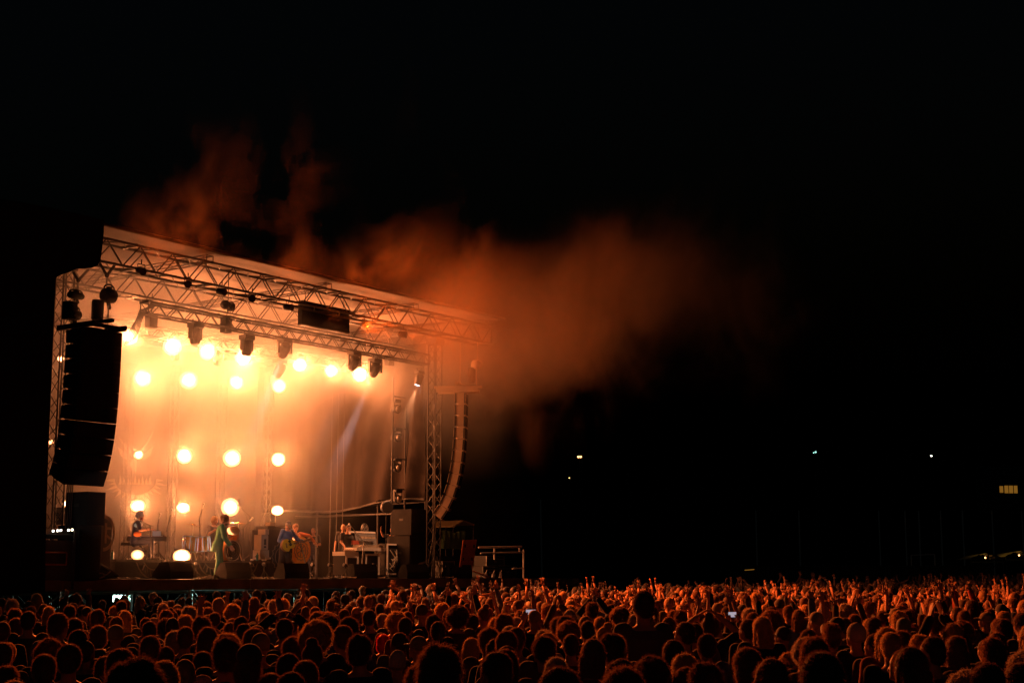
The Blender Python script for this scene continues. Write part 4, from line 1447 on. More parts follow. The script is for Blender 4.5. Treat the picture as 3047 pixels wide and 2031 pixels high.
# tripod by the far stack
def speaker_tripod():
    n = 0.3
    u0 = un(1293, n)
    t = sthing('tripod_stand', 'tall splayed tripod stand right of the far speaker stack', 'stand', u0, n, 0)
    zt = pn(1293, 1617, n)[1]
    MB().tube((0, 0, 0.1), (0, 0, zt), 0.022).build('pole', M['steel'], t)
    mb = MB()
    zk = pn(1293, 1650, n)[1]
    for dx, dy in ((-0.42, 0.1), (0.2, -0.15), (0.12, 0.4)):
        mb.tube((0, 0, zk), (dx, dy, 0.01), 0.016)
    mb.build('leg', M['alu'], t)
    mb = MB(); mb.box((0, 0, zt+0.03), (0.16, 0.04, 0.1)); mb.build('clamp', M['steel'], t)
speaker_tripod()
def far_bits():
    n = 1.2
    # leaning panel
    u, _ = pn(1400, 1700, 0.6)
    t = sthing('leaning_board', 'tall tan perforated board leaning at the far wing', 'board', 0, 0, 0)
    pts = [(1388, 1606), (1428, 1604), (1416, 1660), (1408, 1690), (1392, 1716), (1390, 1690), (1371, 1686), (1378, 1655)]
    poly = []
    for (x, y) in pts:
        uu, zz = pn(x, y, -0.2)
        poly.append((uu, -0.2+0.1*zz, zz))
    MB().prism(poly, (0, 0.04, 0)).build('board', M['rust'], t)
    mb = MB()
    for (x, y) in ((1391, 1623), (1417, 1624), (1382, 1662), (1408, 1662)):
        uu, zz = pn(x, y, -0.2)
        mb.box((uu, -0.2+0.1*zz-0.015, zz), (0.06, 0.02, 0.10))
    build_each(mb, 'bracket', M['black_plastic'], t)
    # green tarp
    t = sthing('green_tarpaulin', 'wrinkled green tarpaulin hanging over gear right of the far tower', 'tarpaulin', 0, 2.2, 0)
    mb = MB()
    vs, fs = [], []
    for j in range(7):
        for i in range(25):
            u0, _ = pn(1313, 1700, 2.2); u1, _ = pn(1384, 1700, 2.2)
            z1, z0 = pn(1340, 1580, 2.2)[1], pn(1340, 1632, 2.2)[1]
            f = i/24
            vs.append((u0+(u1-u0)*f, 0.07*math.sin(f*31+j*0.5), z1+(z0-z1)*j/6+0.04*math.sin(f*9)*(1-j/6)))
    for j in range(6):
        for i in range(24):
            fs.append((j*25+i, j*25+i+1, (j+1)*25+i+1, (j+1)*25+i))
    mb.add(vs, fs); mb.build('cloth', M['tarp_green'], t, smooth=True)
    uu, zz = pn(1345, 1660, 2.2)
    MB().box((uu, 0.35, zz*0.5), (1.3, 0.5, zz*1.2)).build('crate', M['cloth_black'], t)
    # far small canopy roof
    u, z = pn(1385, 1547, 3.0)
    t = sthing('small_canopy', 'faint small pitched canopy behind the green tarpaulin', 'canopy', u, 3.0, 0)
    a = pn(1352, 1563, 3.0); b = pn(1379, 1547, 3.0); c = pn(1412, 1558, 3.0)
    MB().prism([(a[0]-u, 0, a[1]), (b[0]-u, 0, b[1]), (c[0]-u, 0, c[1]), (c[0]-u, 0, c[1]-0.05), (b[0]-u, 0, b[1]-0.05), (a[0]-u, 0, a[1]-0.05)], (0, 1.4, 0)).build('roof', M['beige_tarp'], t)
    mb = MB()
    for p in (a, c):
        mb.tube((p[0]-u, 0.05, 0), (p[0]-u, 0.05, p[1]), 0.02); mb.tube((p[0]-u, 1.3, 0), (p[0]-u, 1.3, p[1]), 0.02)
    build_each(mb, 'post', M['alu_dark'], t)
    # row of shoes-like lamps and a fallen pole
    t = sthing('fallen_pole', 'metal pole lying slanted below the leaning board', 'pole', 0, 0, 0)
    p0 = pn(1398, 1695, 0.2); p1 = pn(1456, 1716, 0.2)
    MB().tube((p0[0], 0.2, p0[1]), (p1[0], 0.2, max(0.03, p1[1])), 0.025).build('pole', M['rust'], t)
    for i, (x, y) in enumerate(((1444, 1701), (1467, 1704), (1488, 1708))):
        uu, zz = pn(x, y, 0.5)
        t = sthing('floor_lamp_can', ['left one of three small cans behind the guard rail', 'middle one of three small cans behind the guard rail', 'right one of three small cans behind the guard rail'][i], 'lamp', uu, 0.5, 0, 0, 'small cans behind the guard rail')
        mb = MB(); mb.lathe((0, 0, 0.0), (0.3, 0, 1), [(0, 0.06), (0.12, 0.07), (0.18, 0.04)], 10); mb.build('can', M['chrome'], t)
        mb = MB(); mb.tube((0, 0, 0.15), (0.1, 0, 0.26), 0.015); mb.build('neck', M['chrome'], t)
far_bits()
def stacked_case(label, x0, x1, y0, y1, n, dz=0.003):
    u0, u1 = un(x0, n), un(x1, n)
    zt = pn(x0, y0, n)[1]
    zb = max(0.003, pn(x0, y1, n)[1])
    t = sthing('flight_case', label, 'flight case', u0, n, zb, 0, 'dark cases stacked at the far wing')
    w, h = u1-u0, zt-zb
    MB().box((w/2, 0.25, h/2), (w, 0.5, h)).build('body', M['black_plastic'], t)
    mb = MB()
    for cz in (0.015, h*0.7, h-0.015):
        mb.box((w/2, -0.008, cz), (w, 0.02, 0.02))
    for cx in (0.012, w-0.012):
        mb.box((cx, -0.010, h/2), (0.02, 0.018, h))
    mb.build('edge_frame', M['steel'], t)
    mb = MB(); mb.box((w/2, -0.012, h*0.45), (0.12, 0.02, 0.06)); mb.build('latch', M['steel'], t)
stacked_case('low dark case behind the guard rail, left one of the bottom pair', 1436, 1480, 1684, 1716, 0.9)
stacked_case('low dark case behind the guard rail, right one of the bottom pair', 1484, 1536, 1680, 1716, 0.9)
stacked_case('dark case resting on the bottom pair behind the guard rail', 1446, 1500, 1652, 1683, 0.9)
stacked_case('dark case under the green tarpaulin beside the far tower', 1316, 1352, 1668, 1716, 0.8)
for (x, n, z, lb) in ((332, 2.0, 0.5, 'teal water bottle at the left end of the near riser'), (764, 2.3, 0.5, 'teal water bottle near the right end of the drum riser')):
    t = sthing('water_bottle', lb, 'bottle', un(x, n), n, z, 0, 'water bottles on the risers')
    MB().lathe((0, 0, 0), (0, 0, 1), [(0, 0.035), (0.18, 0.035), (0.21, 0.015)], 14).build('bottle', M['teal'], t)
    MB().lathe((0, 0, 0.212), (0, 0, 1), [(0, 0.017), (0.03, 0.017)], 10).build('cap', M['black_plastic'], t)
# cables on the deck front
mb = MB()
for k in range(40):
    x = rnd.uniform(350, 1340)
    u = un(x, 0.2)
    p = [Vector((u, rnd.uniform(0.02, 0.6), 0.014))]
    a = rnd.random()*6
    for q in range(9):
        a += rnd.uniform(-0.8, 0.8)
        p.append(p[-1]+Vector((math.cos(a)*0.12, math.sin(a)*0.06, 0)))
    for q in p:
        q.y = max(0.02, min(1.1, q.y)); q.z = 0.014+0.02*rnd.random()
    mb.path(p, 0.013, 5)
o = mb.build('floor_cables', M['black_plastic'], None, loc=S(0, 0, 0), rz=SRZ)
tag(o, 'tangle of loose cables lying along the front of the stage deck', 'cable', kind='stuff')
t = sthing('pedal_board', 'flat black pedal board at the feet of the singer in green', 'pedal board', un(655, 0.35), 0.35, 0.0)
MB().box((0, 0, 0.04), (0.8, 0.35, 0.07)).build('board', M['black_plastic'], t)
mb = MB()
for k in range(7):
    mb.box((-0.33+0.11*k, 0, 0.095), (0.08, 0.12, 0.04))
build_each(mb, 'pedal', M['alu'], t)

# ================================================================ FAR BACKGROUND
def far_lamp(label, x, y, Y, size_, m, e=0, col=(1, .6, .3), pole=True, grp='distant lamps'):
    p = at(x, y, Y)
    size = size_*0.72
    t = thing('street_lamp', label, 'street lamp', (p.x, p.y, p.z), 0, grp)
    MB().ball((0, 0, 0), size, 10, 7).build('bulb', M[m], t)
    mb = MB(); mb.lathe((0, 0, size*0.6), (0, 0, 1), [(0, size*1.4), (size*0.7, size*0.5)], 10); mb.build('hood', M['black_plastic'], t)
    if pole:
        MB().tube((0.3, 0.2, -max(2.0, p.z-0.1)), (0.3, 0.2, size*1.5), 0.08).build('pole', M['alu_dark'], t)
far_lamp('upper one of two small lamps at the far left edge', 111, 736, 60, 0.040, 'lamp_orange')
far_lamp('lower one of two small lamps at the far left edge', 110, 803, 60, 0.045, 'lamp_orange')
far_lamp('lone orange lamp low at the left border', 12, 1421, 60, 0.05, 'lamp_orange')
far_lamp('left bulb of the orange pair of distant lamps right of the stage', 1721, 1358, 320, 0.32, 'lamp_orange')
far_lamp('right bulb of the orange pair of distant lamps right of the stage', 1728, 1358, 320, 0.32, 'lamp_orange')
far_lamp('tiny yellow distant lamp below the orange pair', 1694, 1421, 320, 0.16, 'lamp_orange')
far_lamp('greenish white distant lamp high right of the plume', 2427, 1344, 320, 0.28, 'lamp_teal')
far_lamp('dimmer left neighbour of the greenish distant lamp', 2421, 1346, 320, 0.18, 'lamp_teal')
far_lamp('lone white distant lamp toward the right border', 2771, 1355, 320, 0.24, 'lamp_white')
p = at(3000, 1456, 300)
t = thing('lit_house', 'distant house with one glowing yellow window at the right border', 'house', (p.x, p.y, 0), 0.1)
MB().box((0, 2, p.z-3+2), (9, 6, 2*(p.z-3)*0+7.4)).build('wall', M['barn'], t)
mb = MB(); mb.prism([(-5, -1.5, p.z+2.72), (5, -1.5, p.z+2.72), (5, 2, p.z+5), (-5, 2, p.z+5)], (0, 0.3, 0)); mb.prism([(-5, 5.5, p.z+2.72), (5, 5.5, p.z+2.72), (5, 2.3, p.z+5), (-5, 2.3, p.z+5)], (0, 0.3, 0)); mb.build('roof', M['barn'], t)
mb = MB()
mb.box((-0.35, -1.06, p.z), (1.75, 0.1, 1.5)); w_ = mb.build('window', M['window_lit'], t)
mb = MB(); mb.box((1.1, -1.06, p.z), (0.7, 0.1, 1.5)); mb.build('window', M['window_lit'], t)
mb = MB(); mb.box((-1.9, -1.07, p.z), (0.7, 0.1, 1.3)); mb.build('window', M['window_lit'], t)
MB().box((-0.4, -1.13, p.z), (0.12, 0.04, 1.5)).build('mullion', M['barn'], w_)
# low dark barn and long wall behind the crowd
p = at(2300, 1700, 95)
t = thing('long_shed', 'long low dark shed wall behind the far crowd', 'shed', (p.x, 95, 0), 0.0)
MB().box((6, 3, 1.75), (16, 6, 2.0)).build('wall', M['barn'], t)
MB().box((6, 3, 2.8), (16.6, 6.6, 0.1)).build('roof', M['barn'], t)
p = at(2230, 1694, 92)
t = thing('lit_bar_sign', 'thin lit yellow-white strip in front of the long dark shed', 'lit strip', (p.x, 92, p.z), 0)
MB().box((0, 0, 0), (0.58, 0.06, 0.05), roty(-0.08)).build('strip', M['window_lit'], t)
MB().box((0, 0.1, -0.6), (0.06, 0.06, 1.2)).build('post', M['alu_dark'], t)
for i, (x, y, wpx) in enumerate(((2938, 1655, 105), (3040, 1648, 100))):
    Y = 100
    p = at(x, y, Y)
    w = wpx*Y/4455.0
    t = thing('market_tent', ['left yellowish lit tent roof at the right border', 'right yellowish lit tent roof cut by the frame'][i], 'tent', (p.x, Y, 0), 0.05, 'lit tents behind the crowd')
    mb = MB()
    vs, fs = [], []
    for j in range(5):
        for k in range(13):
            f = k/12*2-1
            vs.append((f*w/2, j*0.7, p.z-0.15+0.35*(1-f*f)-0.02*j+0.03*math.sin(k*2.3)))
    for j in range(4):
        for k in range(12):
            fs.append((j*13+k, j*13+k+1, (j+1)*13+k+1, (j+1)*13+k))
    mb.add(vs, fs); mb.build('roof', M['beige_tarp'], t, smooth=True)
    for sx in (-1, 1):
        MB().tube((sx*w*0.46, 0.1, 0.3), (sx*w*0.46, 0.1, p.z-0.1), 0.04).build('post', M['alu'], t)
    MB().box((0, 0.2, p.z-0.35), (w*0.9, 0.05, 0.1)).build('beam', M['beige_tarp'], t)
    MB().ball((0.3, 1.2, p.z-0.05), 0.06, 8, 6).build('bulb', M['lamp_orange'], t)
    add_light('bulb_light', 'POINT', 9, (1, 0.62, 0.15), t, (0.3, 0.5, p.z+0.75), 0.1)
p = at(2745, 1664, 98)
t = thing('goal_frame', 'faint white rectangular frame behind the crowd at the right', 'frame', (p.x, 98, 0), 0)
mb = MB(); mb.path([(-0.7, 0, 0.3), (-0.75, 0, p.z+0.3), (0.8, 0, p.z+0.35), (0.8, 0, p.z-0.4), (-0.6, 0, p.z-0.4)], 0.035); mb.build('tube', M['white'], t)
p = at(1613, 1515, 120)
t = thing('flag_pole', 'thin pale pole standing alone right of the stage', 'pole', (p.x, 120, 0), 0)
MB().tube((0, 0, 0.3), (-0.12, 0, at(1613, 1485, 120).z), 0.07).build('pole', M['white'], t)
for i, (x) in enumerate((2616, 2694, 2735, 2800, 2865, 2953, 3042, 2378, 2250)):
    p = at(x, 1560, 130)
    t = thing('light_pole', f'faint thin pole in the dark, {["first","second","third","fourth","fifth","sixth","seventh","second to last","leftmost"][i] if False else ["above the raised hands at the right","right of it with a faint lamp","third of the right cluster","in the middle of the right cluster","left of the lit tents","above the left lit tent","at the right border","alone right of centre","leftmost, behind the long shed"][i]}', 'pole', (p.x, 130, 0), 0, 'faint poles in the dark background')
    MB().tube((0, 0, 0.3), (0, 0, at(x, 1518, 130).z), 0.06).build('pole', M['white'], t)

# ================================================================ PEOPLE
def voxel(mb, vs, smooth_iter=2, name='tmp', decimate=None):
    """merge closed pieces into one continuous skin"""
    me = mb.mesh('tmp_mesh', [])
    o = bpy.data.objects.new('tmp_obj', me)
    COL.objects.link(o)
    md = o.modifiers.new('r', 'REMESH')
    md.mode = 'VOXEL'
    md.voxel_size = vs
    if smooth_iter:
        ms_ = o.modifiers.new('s', 'SMOOTH')
        ms_.iterations = smooth_iter
        ms_.factor = 0.5
    if decimate:
        dm = o.modifiers.new('d', 'DECIMATE')
        dm.ratio = decimate
    dg = bpy.context.evaluated_depsgraph_get()
    dg.update()
    ev = o.evaluated_get(dg)
    out = bpy.data.meshes.new_from_object(ev)
    out.name = name
    bpy.data.objects.remove(o)
    bpy.data.meshes.remove(me)
    return out
def nrm(v):
    return Vector(v).normalized()
def capsule(mb, a, b, r0, r1, n=10):
    a, b = Vector(a), Vector(b)
    mb.tube(a, b, r0, n, r1)
    mb.ball(a, r0, n, 6)
    mb.ball(b, r1, n, 6)
def hand(mb, wrist, d, palm_n, curl=0.3, sc=1.0, spread=0.12, fat=1.0):
    """wrist point, direction of the hand, palm normal"""
    d = nrm(d)
    pn_ = Vector(palm_n)
    pn_ = (pn_-d*pn_.dot(d)).normalized()
    s_ = d.cross(pn_)
    p = Vector(wrist)
    L = 0.095*sc
    for k in (-1.5, -0.5, 0.5, 1.5):
        capsule(mb, p+s_*k*0.011*sc, p+d*L*0.95+s_*k*0.019*sc, 0.014*sc, 0.0125*sc, 8)
    for k, fl in ((-1.5, 0.062), (-0.5, 0.075), (0.5, 0.080), (1.5, 0.070)):
        b = p+d*L+s_*k*0.0205*sc
        dd = (d+s_*k*spread*0.6).normalized()
        d1 = (dd+pn_*curl*0.6).normalized()
        d2 = (dd+pn_*curl*1.6).normalized()
        m_ = b+d1*fl*0.55*sc
        capsule(mb, b, m_, 0.0100*sc*fat, 0.0092*sc*fat, 7)
        capsule(mb, m_, m_+d2*fl*0.5*sc, 0.0092*sc*fat, 0.0078*sc*fat, 7)
    b = p+d*L*0.3-s_*0.03*sc*-1 if False else p+d*L*0.28+s_*0.026*sc
    t1 = (d*0.75+s_*0.75+pn_*0.3).normalized()
    m_ = b+t1*0.045*sc
    capsule(mb, b, m_, 0.0125*sc*fat, 0.0105*sc*fat, 7)
    capsule(mb, m_, m_+(d+s_*0.25+pn_*0.3).normalized()*0.032*sc, 0.0105*sc*fat, 0.0085*sc*fat, 7)

class Pose:
    """standing figure, local +y is forward, +x its right hand side; heights for 1.75 m"""
    def __init__(p, lean=0.0, side=0.0, neck=0.0, turn=0.0, hips=(0, 0, 0.93), **kw):
        p.lean, p.side, p.neck, p.turn = lean, side, neck, turn
        p.hips = Vector(hips)
        p.kw = kw
        p.MU = Matrix.Translation(p.hips) @ Matrix.Rotation(-lean, 4, 'X') @ Matrix.Rotation(side, 4, 'Y')
        p.sh = [p.MU @ Vector((sx*0.185, 0, 0.50)) for sx in (-1, 1)]
        hp = p.MU @ Vector((0, 0.0, 0.56))
        p.MH = Matrix.Translation(hp) @ Matrix.Rotation(-lean*0.6-neck, 4, 'X') @ Matrix.Rotation(turn, 4, 'Z')
        # arms: elbow and wrist given in upper-body space unless world_arms
        el = kw.get('elbows', ((-0.25, -0.02, 0.22), (0.25, -0.02, 0.22)))
        wr = kw.get('wrists', ((-0.27, 0.06, -0.03), (0.27, 0.06, -0.03)))
        hd = kw.get('hands', ((0, 0.15, -1), (0, 0.15, -1)))
        if kw.get('world_arms'):
            p.el = [Vector(e) for e in el]; p.wr = [Vector(e) for e in wr]; p.hd = [Vector(e) for e in hd]
        else:
            p.el = [p.MU @ Vector(e) for e in el]; p.wr = [p.MU @ Vector(e) for e in wr]
            p.hd = [p.MU.to_3x3() @ Vector(e) for e in hd]
        p.knees = [Vector(k) for k in kw.get('knees', ((-0.11, 0.03, 0.50), (0.11, 0.03, 0.50)))]
        p.ank = [Vector(k) for k in kw.get('ankles', ((-0.13, 0.0, 0.09), (0.13, 0.0, 0.09)))]
        p.foot = [Vector(k) for k in kw.get('feet', ((-0.03, 0.17, 0), (0.03, 0.17, 0)))]
        p.female = kw.get('female', False)
        p.palm = kw.get('palm', ((1, 0, 0), (-1, 0, 0)))
        p.curl = kw.get('curl', 0.35)
    def torso(p, mb, g=0.0, w=1.0, zlo=0.0, zhi=0.54):
        R4 = p.MU.to_3x3()
        f = 0.92 if p.female else 1.0
        rings = []
        for z, rx, ry, yo in ((-0.10, 0.150, 0.115, 0.0), (0.0, 0.168, 0.125, 0.0), (0.12, 0.150, 0.110, 0.0), (0.24, 0.155, 0.115, 0.005), (0.36, 0.178, 0.128, 0.01), (0.44, 0.185, 0.120, 0.0), (0.505, 0.150, 0.085, -0.005), (0.54, 0.075, 0.060, -0.01)):
            if z < zlo-1e-6 or z > zhi+1e-6:
                continue
            rings.append((p.MU @ Vector((0, yo, z)), (rx*f+g)*w, ry*f+g, R4))
        mb.loft(rings, 16)
        for s_ in (0, 1):
            mb.ball(p.MU @ Vector(((-1, 1)[s_]*0.165*f, 0, 0.485)), 0.066+g, 10, 7)
    def arms(p, mb, g=0.0, upto=1.0, only=None):
        for s_ in (0, 1):
            a, e, w = p.sh[s_], p.el[s_], p.wr[s_]
            capsule(mb, a, e if upto >= 0.5 else a.lerp(e, upto*2), 0.052+g, 0.040+g)
            if upto > 0.5:
                capsule(mb, e, e.lerp(w, (upto-0.5)*2), 0.041+g, 0.041+g-(0.014 if g == 0 else 0.006))
    def hands_(p, mb, fat=1.0):
        for s_ in (0, 1):
            hand(mb, p.wr[s_], p.hd[s_], Vector(p.palm[s_]), p.curl, 1.0, p.kw.get('spread', 0.15), fat)
    def legs(p, mb, g=0.0, shoe=True):
        for s_ in (0, 1):
            h = p.hips+Vector(((-1, 1)[s_]*0.085, 0, -0.03))
            capsule(mb, h, p.knees[s_], 0.088+g, 0.058+g)
            capsule(mb, p.knees[s_], p.ank[s_], 0.056+g, 0.038+g*1.3)
            if shoe:
                capsule(mb, p.ank[s_]+Vector((0, -0.03, -0.04)), p.ank[s_]+p.foot[s_]+Vector((0, 0, -0.055)), 0.042, 0.032)
        mb.ball(p.hips+Vector((0, 0, -0.03)), (0.16+g, 0.12+g, 0.12+g), 14, 9)
    def head(p, mb):
        Hm = p.MH
        R3 = Hm.to_3x3()
        capsule(mb, p.MU @ Vector((0, -0.01, 0.50)), Hm @ Vector((0, -0.005, 0.06)), 0.060, 0.054, 12)
        mb.ball(Hm @ Vector((0, 0.005, 0.145)), (0.074, 0.094, 0.100), 16, 11, R3)       # skull
        mb.ball(Hm @ Vector((0, 0.045, 0.085)), (0.055, 0.055, 0.066), 14, 9, R3)        # jaw and face
        mb.ball(Hm @ Vector((0, 0.088, 0.045)), (0.026, 0.020, 0.020), 10, 6, R3)        # chin
        mb.tube(Hm @ Vector((0, 0.088, 0.135)), Hm @ Vector((0, 0.115, 0.098)), 0.010, 8, 0.017)   # nose
        mb.ball(Hm @ Vector((0, 0.108, 0.096)), (0.017, 0.014, 0.012), 8, 6, R3)
        mb.ball(Hm @ Vector((0, 0.083, 0.152)), (0.050, 0.016, 0.012), 10, 6, R3)        # brow
        mb.ball(Hm @ Vector((0, 0.096, 0.068)), (0.024, 0.011, 0.008), 8, 6, R3)         # lips
        for sx in (-1, 1):
            mb.ball(Hm @ Vector((sx*0.076, 0.0, 0.112)), (0.010, 0.020, 0.032), 8, 7, R3)
            mb.ball(Hm @ Vector((sx*0.036, 0.066, 0.105)), (0.022, 0.026, 0.024), 8, 6, R3)

def hair_mesh(p, style, seed=1, blades=900, vs=0.011, name='hair'):
    r_ = random.Random(seed)
    mb = MB()
    H = p.MH
    R3 = H.to_3x3()
    def B(c, r, n=14, m=10):
        mb.ball(H @ Vector(c), r, n, m, R3)
    L = 0.022
    if style == 'short':
        B((0, -0.012, 0.158), (0.083, 0.100, 0.102)); B((0, -0.045, 0.115), (0.072, 0.066, 0.075)); L = 0.020
    elif style == 'crop':
        B((0, -0.010, 0.156), (0.079, 0.096, 0.098)); B((0, -0.040, 0.118), (0.070, 0.066, 0.07)); L = 0.010
    elif style == 'messy':
        B((0, -0.012, 0.160), (0.094, 0.108, 0.106)); B((0, -0.045, 0.115), (0.085, 0.080, 0.085))
        for k in range(12):
            a = r_.random()*6.28
            e = r_.uniform(0.0, 1.3)
            B((0.07*math.cos(a)*math.cos(e), -0.015+0.08*math.sin(a)*math.cos(e), 0.165+0.085*math.sin(e)), r_.uniform(0.022, 0.034), 8, 6)
        L = 0.035
    elif style == 'curly':
        B((0, -0.015, 0.160), (0.105, 0.112, 0.112)); B((0, -0.05, 0.10), (0.105, 0.085, 0.095))
        for k in range(44):
            a = r_.random()*6.28; e = r_.uniform(-0.5, 1.4)
            B((0.108*math.cos(a)*math.cos(e), -0.02+0.108*math.sin(a)*math.cos(e)-0.02, 0.14+0.115*math.sin(e)), r_.uniform(0.022, 0.036), 8, 6)
        L = 0.035
    elif style == 'long':
        B((0, -0.012, 0.157), (0.088, 0.104, 0.104)); B((0, -0.05, 0.09), (0.088, 0.070, 0.11))
        for k in range(9):
            x = -0.08+0.02*k
            mb.tube(H @ Vector((x*0.9, -0.05-0.02*(1-abs(x)*9), 0.12)), H @ Vector((x*1.15+0.01*r_.random(), -0.075, -0.16-0.10*r_.random())), 0.030, 8, 0.014)
        for sx in (-1, 1):
            mb.tube(H @ Vector((sx*0.078, 0.0, 0.15)), H @ Vector((sx*0.085, 0.01, -0.10)), 0.022, 8, 0.012)
        L = 0.028
    elif style == 'bob':
        B((0, -0.012, 0.155), (0.095, 0.106, 0.105)); B((0, -0.03, 0.08), (0.10, 0.085, 0.09)); L = 0.026
    elif style == 'pony':
        B((0, -0.012, 0.157), (0.083, 0.100, 0.102)); B((0, -0.04, 0.12), (0.076, 0.070, 0.07)); B((0, -0.12, 0.17), 0.026)
        mb.tube(H @ Vector((0, -0.125, 0.16)), H @ Vector((0.02, -0.15, -0.06)), 0.030, 8, 0.012); L = 0.018
    elif style == 'bun':
        B((0, -0.012, 0.157), (0.083, 0.100, 0.102)); B((0, -0.04, 0.12), (0.076, 0.070, 0.07)); B((0, -0.055, 0.265), (0.048, 0.048, 0.042)); L = 0.016
    elif style == 'beanie':
        B((0, -0.010, 0.165), (0.088, 0.104, 0.108)); B((0, -0.03, 0.12), (0.085, 0.082, 0.045)); L = 0.006
    elif style in ('cap', 'capback'):
        B((0, -0.008, 0.168), (0.086, 0.102, 0.092)); B((0, -0.030, 0.135), (0.082, 0.078, 0.045))
        sg = 1 if style == 'cap' else -1
        mb.loft([(H @ Vector((0, sg*0.115, 0.155)), 0.066, 0.060, R3), (H @ Vector((0, sg*0.120, 0.170)), 0.064, 0.058, R3)], 14)
        L = 0.0
    elif style == 'bald':
        B((0, -0.035, 0.108), (0.079, 0.070, 0.052)); L = 0.012
    me = voxel(mb, vs, 1, name)
    if style not in ('bald', 'beanie', 'cap', 'capback'):
        am = {'crop': 0.002, 'short': 0.004, 'curly': 0.007, 'messy': 0.006}.get(style, 0.004)
        fq = {'curly': 42, 'messy': 32}.get(style, 26)
        off_ = Vector((seed*3.1, seed*1.7, 0))
        for v in me.vertices:
            v.co += v.normal*am*(mnoise.noise(v.co*fq+off_)+0.5*mnoise.noise(v.co*fq*2.3+off_))
        me.update()
    if blades and L > 0:
        n = len(me.vertices)
        co = np.empty(n*3); me.vertices.foreach_get('co', co); co = co.reshape(-1, 3)
        no = np.empty(n*3); me.vertex_normals.foreach_get('vector', no); no = no.reshape(-1, 3)
        rng = np.random.RandomState(seed)
        idx = rng.randint(0, n, blades)
        P, Nn = co[idx], no[idx]
        T = rng.normal(size=(blades, 3)); T -= Nn*(T*Nn).sum(1)[:, None]; T /= np.linalg.norm(T, axis=1)[:, None]+1e-9
        ln = L*rng.uniform(0.3, 1.25, blades)[:, None]
        curlf = 0.9 if style in ('curly', 'messy') else 0.6
        D = Nn*rng.uniform(0.35, 1.0, (blades, 1))+T*curlf*rng.normal(size=(blades, 1))+np.array([[0, 0, -0.25]])
        D /= np.linalg.norm(D, axis=1)[:, None]
        Wd = 0.0007+0.0008*rng.random((blades, 1))
        S_ = np.cross(D, rng.normal(size=(blades, 3))); S_ /= np.linalg.norm(S_, axis=1)[:, None]+1e-9
        base = P-Nn*0.004
        mid = base+D*ln*0.6
        tip = mid+(D*0.6+T*curlf*rng.normal(size=(blades, 1))+np.array([[0, 0, -0.3]]))*ln*0.5
        V = np.stack([base-S_*Wd, base+S_*Wd, mid-S_*Wd*0.8, mid+S_*Wd*0.8, tip], 1).reshape(-1, 3)
        vs_ = np.concatenate([co, V])
        F = [tuple(f.vertices) for f in me.polygons]
        for k in range(blades):
            o = n+5*k
            F.append((o, o+1, o+3, o+2)); F.append((o+2, o+3, o+4))
        m2 = bpy.data.meshes.new(name)
        m2.from_pydata(vs_.tolist(), [], F)
        nf = len(me.polygons)
        m2.polygons.foreach_set('material_index', [0]*nf+[1]*(len(F)-nf))
        bpy.data.meshes.remove(me)
        me = m2
    me.polygons.foreach_set('use_smooth', [True]*len(me.polygons))
    return me

def shade_smooth(me):
    me.polygons.foreach_set('use_smooth', [True]*len(me.polygons))
    return me
def with_mats(me, *mats):
    idx = [0]*len(me.polygons)
    me.polygons.foreach_get('material_index', idx)
    me.materials.clear()
    for m_ in mats:
        me.materials.append(m_)
    me.polygons.foreach_set('material_index', idx)
    return me
def band_person(label, world, rz, pose, hair, hmat, top, bottom, scale=1.0, sleeve=1.0, skin='skin', jacket_len=0.0, extra=None, seed=3, group=None):
    t = thing('person', label, 'person', world, rz, group)
    t.scale = (scale,)*3
    mb = MB()
    pose.torso(mb); pose.arms(mb); pose.hands_(mb, 1.05); pose.legs(mb); pose.head(mb)
    link('body', with_mats(shade_smooth(voxel(mb, 0.010, 2, 'body')), M[skin]), t)
    mb = MB()
    pose.torso(mb, 0.016, 1.0, -0.10 if jacket_len == 0 else -0.1, 0.505)
    if jacket_len:
        R4 = pose.MU.to_3x3()
        mb.loft([(pose.MU @ Vector((0, 0, 0.12)), 0.16, 0.125, R4), (pose.MU @ Vector((0, -0.01, -0.05)), 0.185, 0.150, R4), (pose.MU @ Vector((0, -0.01, -jacket_len)), 0.195, 0.165, R4)], 16)
    pose.arms(mb, 0.016, sleeve)
    link('shirt' if not jacket_len else 'jacket', with_mats(shade_smooth(voxel(mb, 0.013, 2, 'top')), M[top]), t)
    mb = MB()
    pose.legs(mb, 0.020, shoe=False)
    link('trousers', with_mats(shade_smooth(voxel(mb, 0.014, 2, 'trousers')), M[bottom]), t)
    mb = MB()
    for s_ in (0, 1):
        a = pose.ank[s_]
        m_ = MB()
        capsule(m_, a+Vector((0, -0.04, -0.045)), a+pose.foot[s_]+Vector((0, 0.01, -0.052)), 0.046, 0.038)
        link('shoe', with_mats(shade_smooth(voxel(m_, 0.012, 1, 'shoe')), M['white'] if extra and extra.get('white_shoes') else M['black_plastic']), t)
    if hair:
        hm = hair_mesh(pose, hair, seed, 500)
        link('cap' if hair.startswith('cap') else 'hair', with_mats(hm, M[hmat], M.get('fuzz_'+hmat, M[hmat])), t)
    for sx in (-1, 1):
        m_ = MB(); m_.ball(pose.MH @ Vector((sx*0.032, 0.083, 0.130)), 0.011, 8, 6)
        m_.build('eye', M['white'], t)
    return t
def stand_at(x, n, z=0.0):
    return S(un(x, n), n, z)

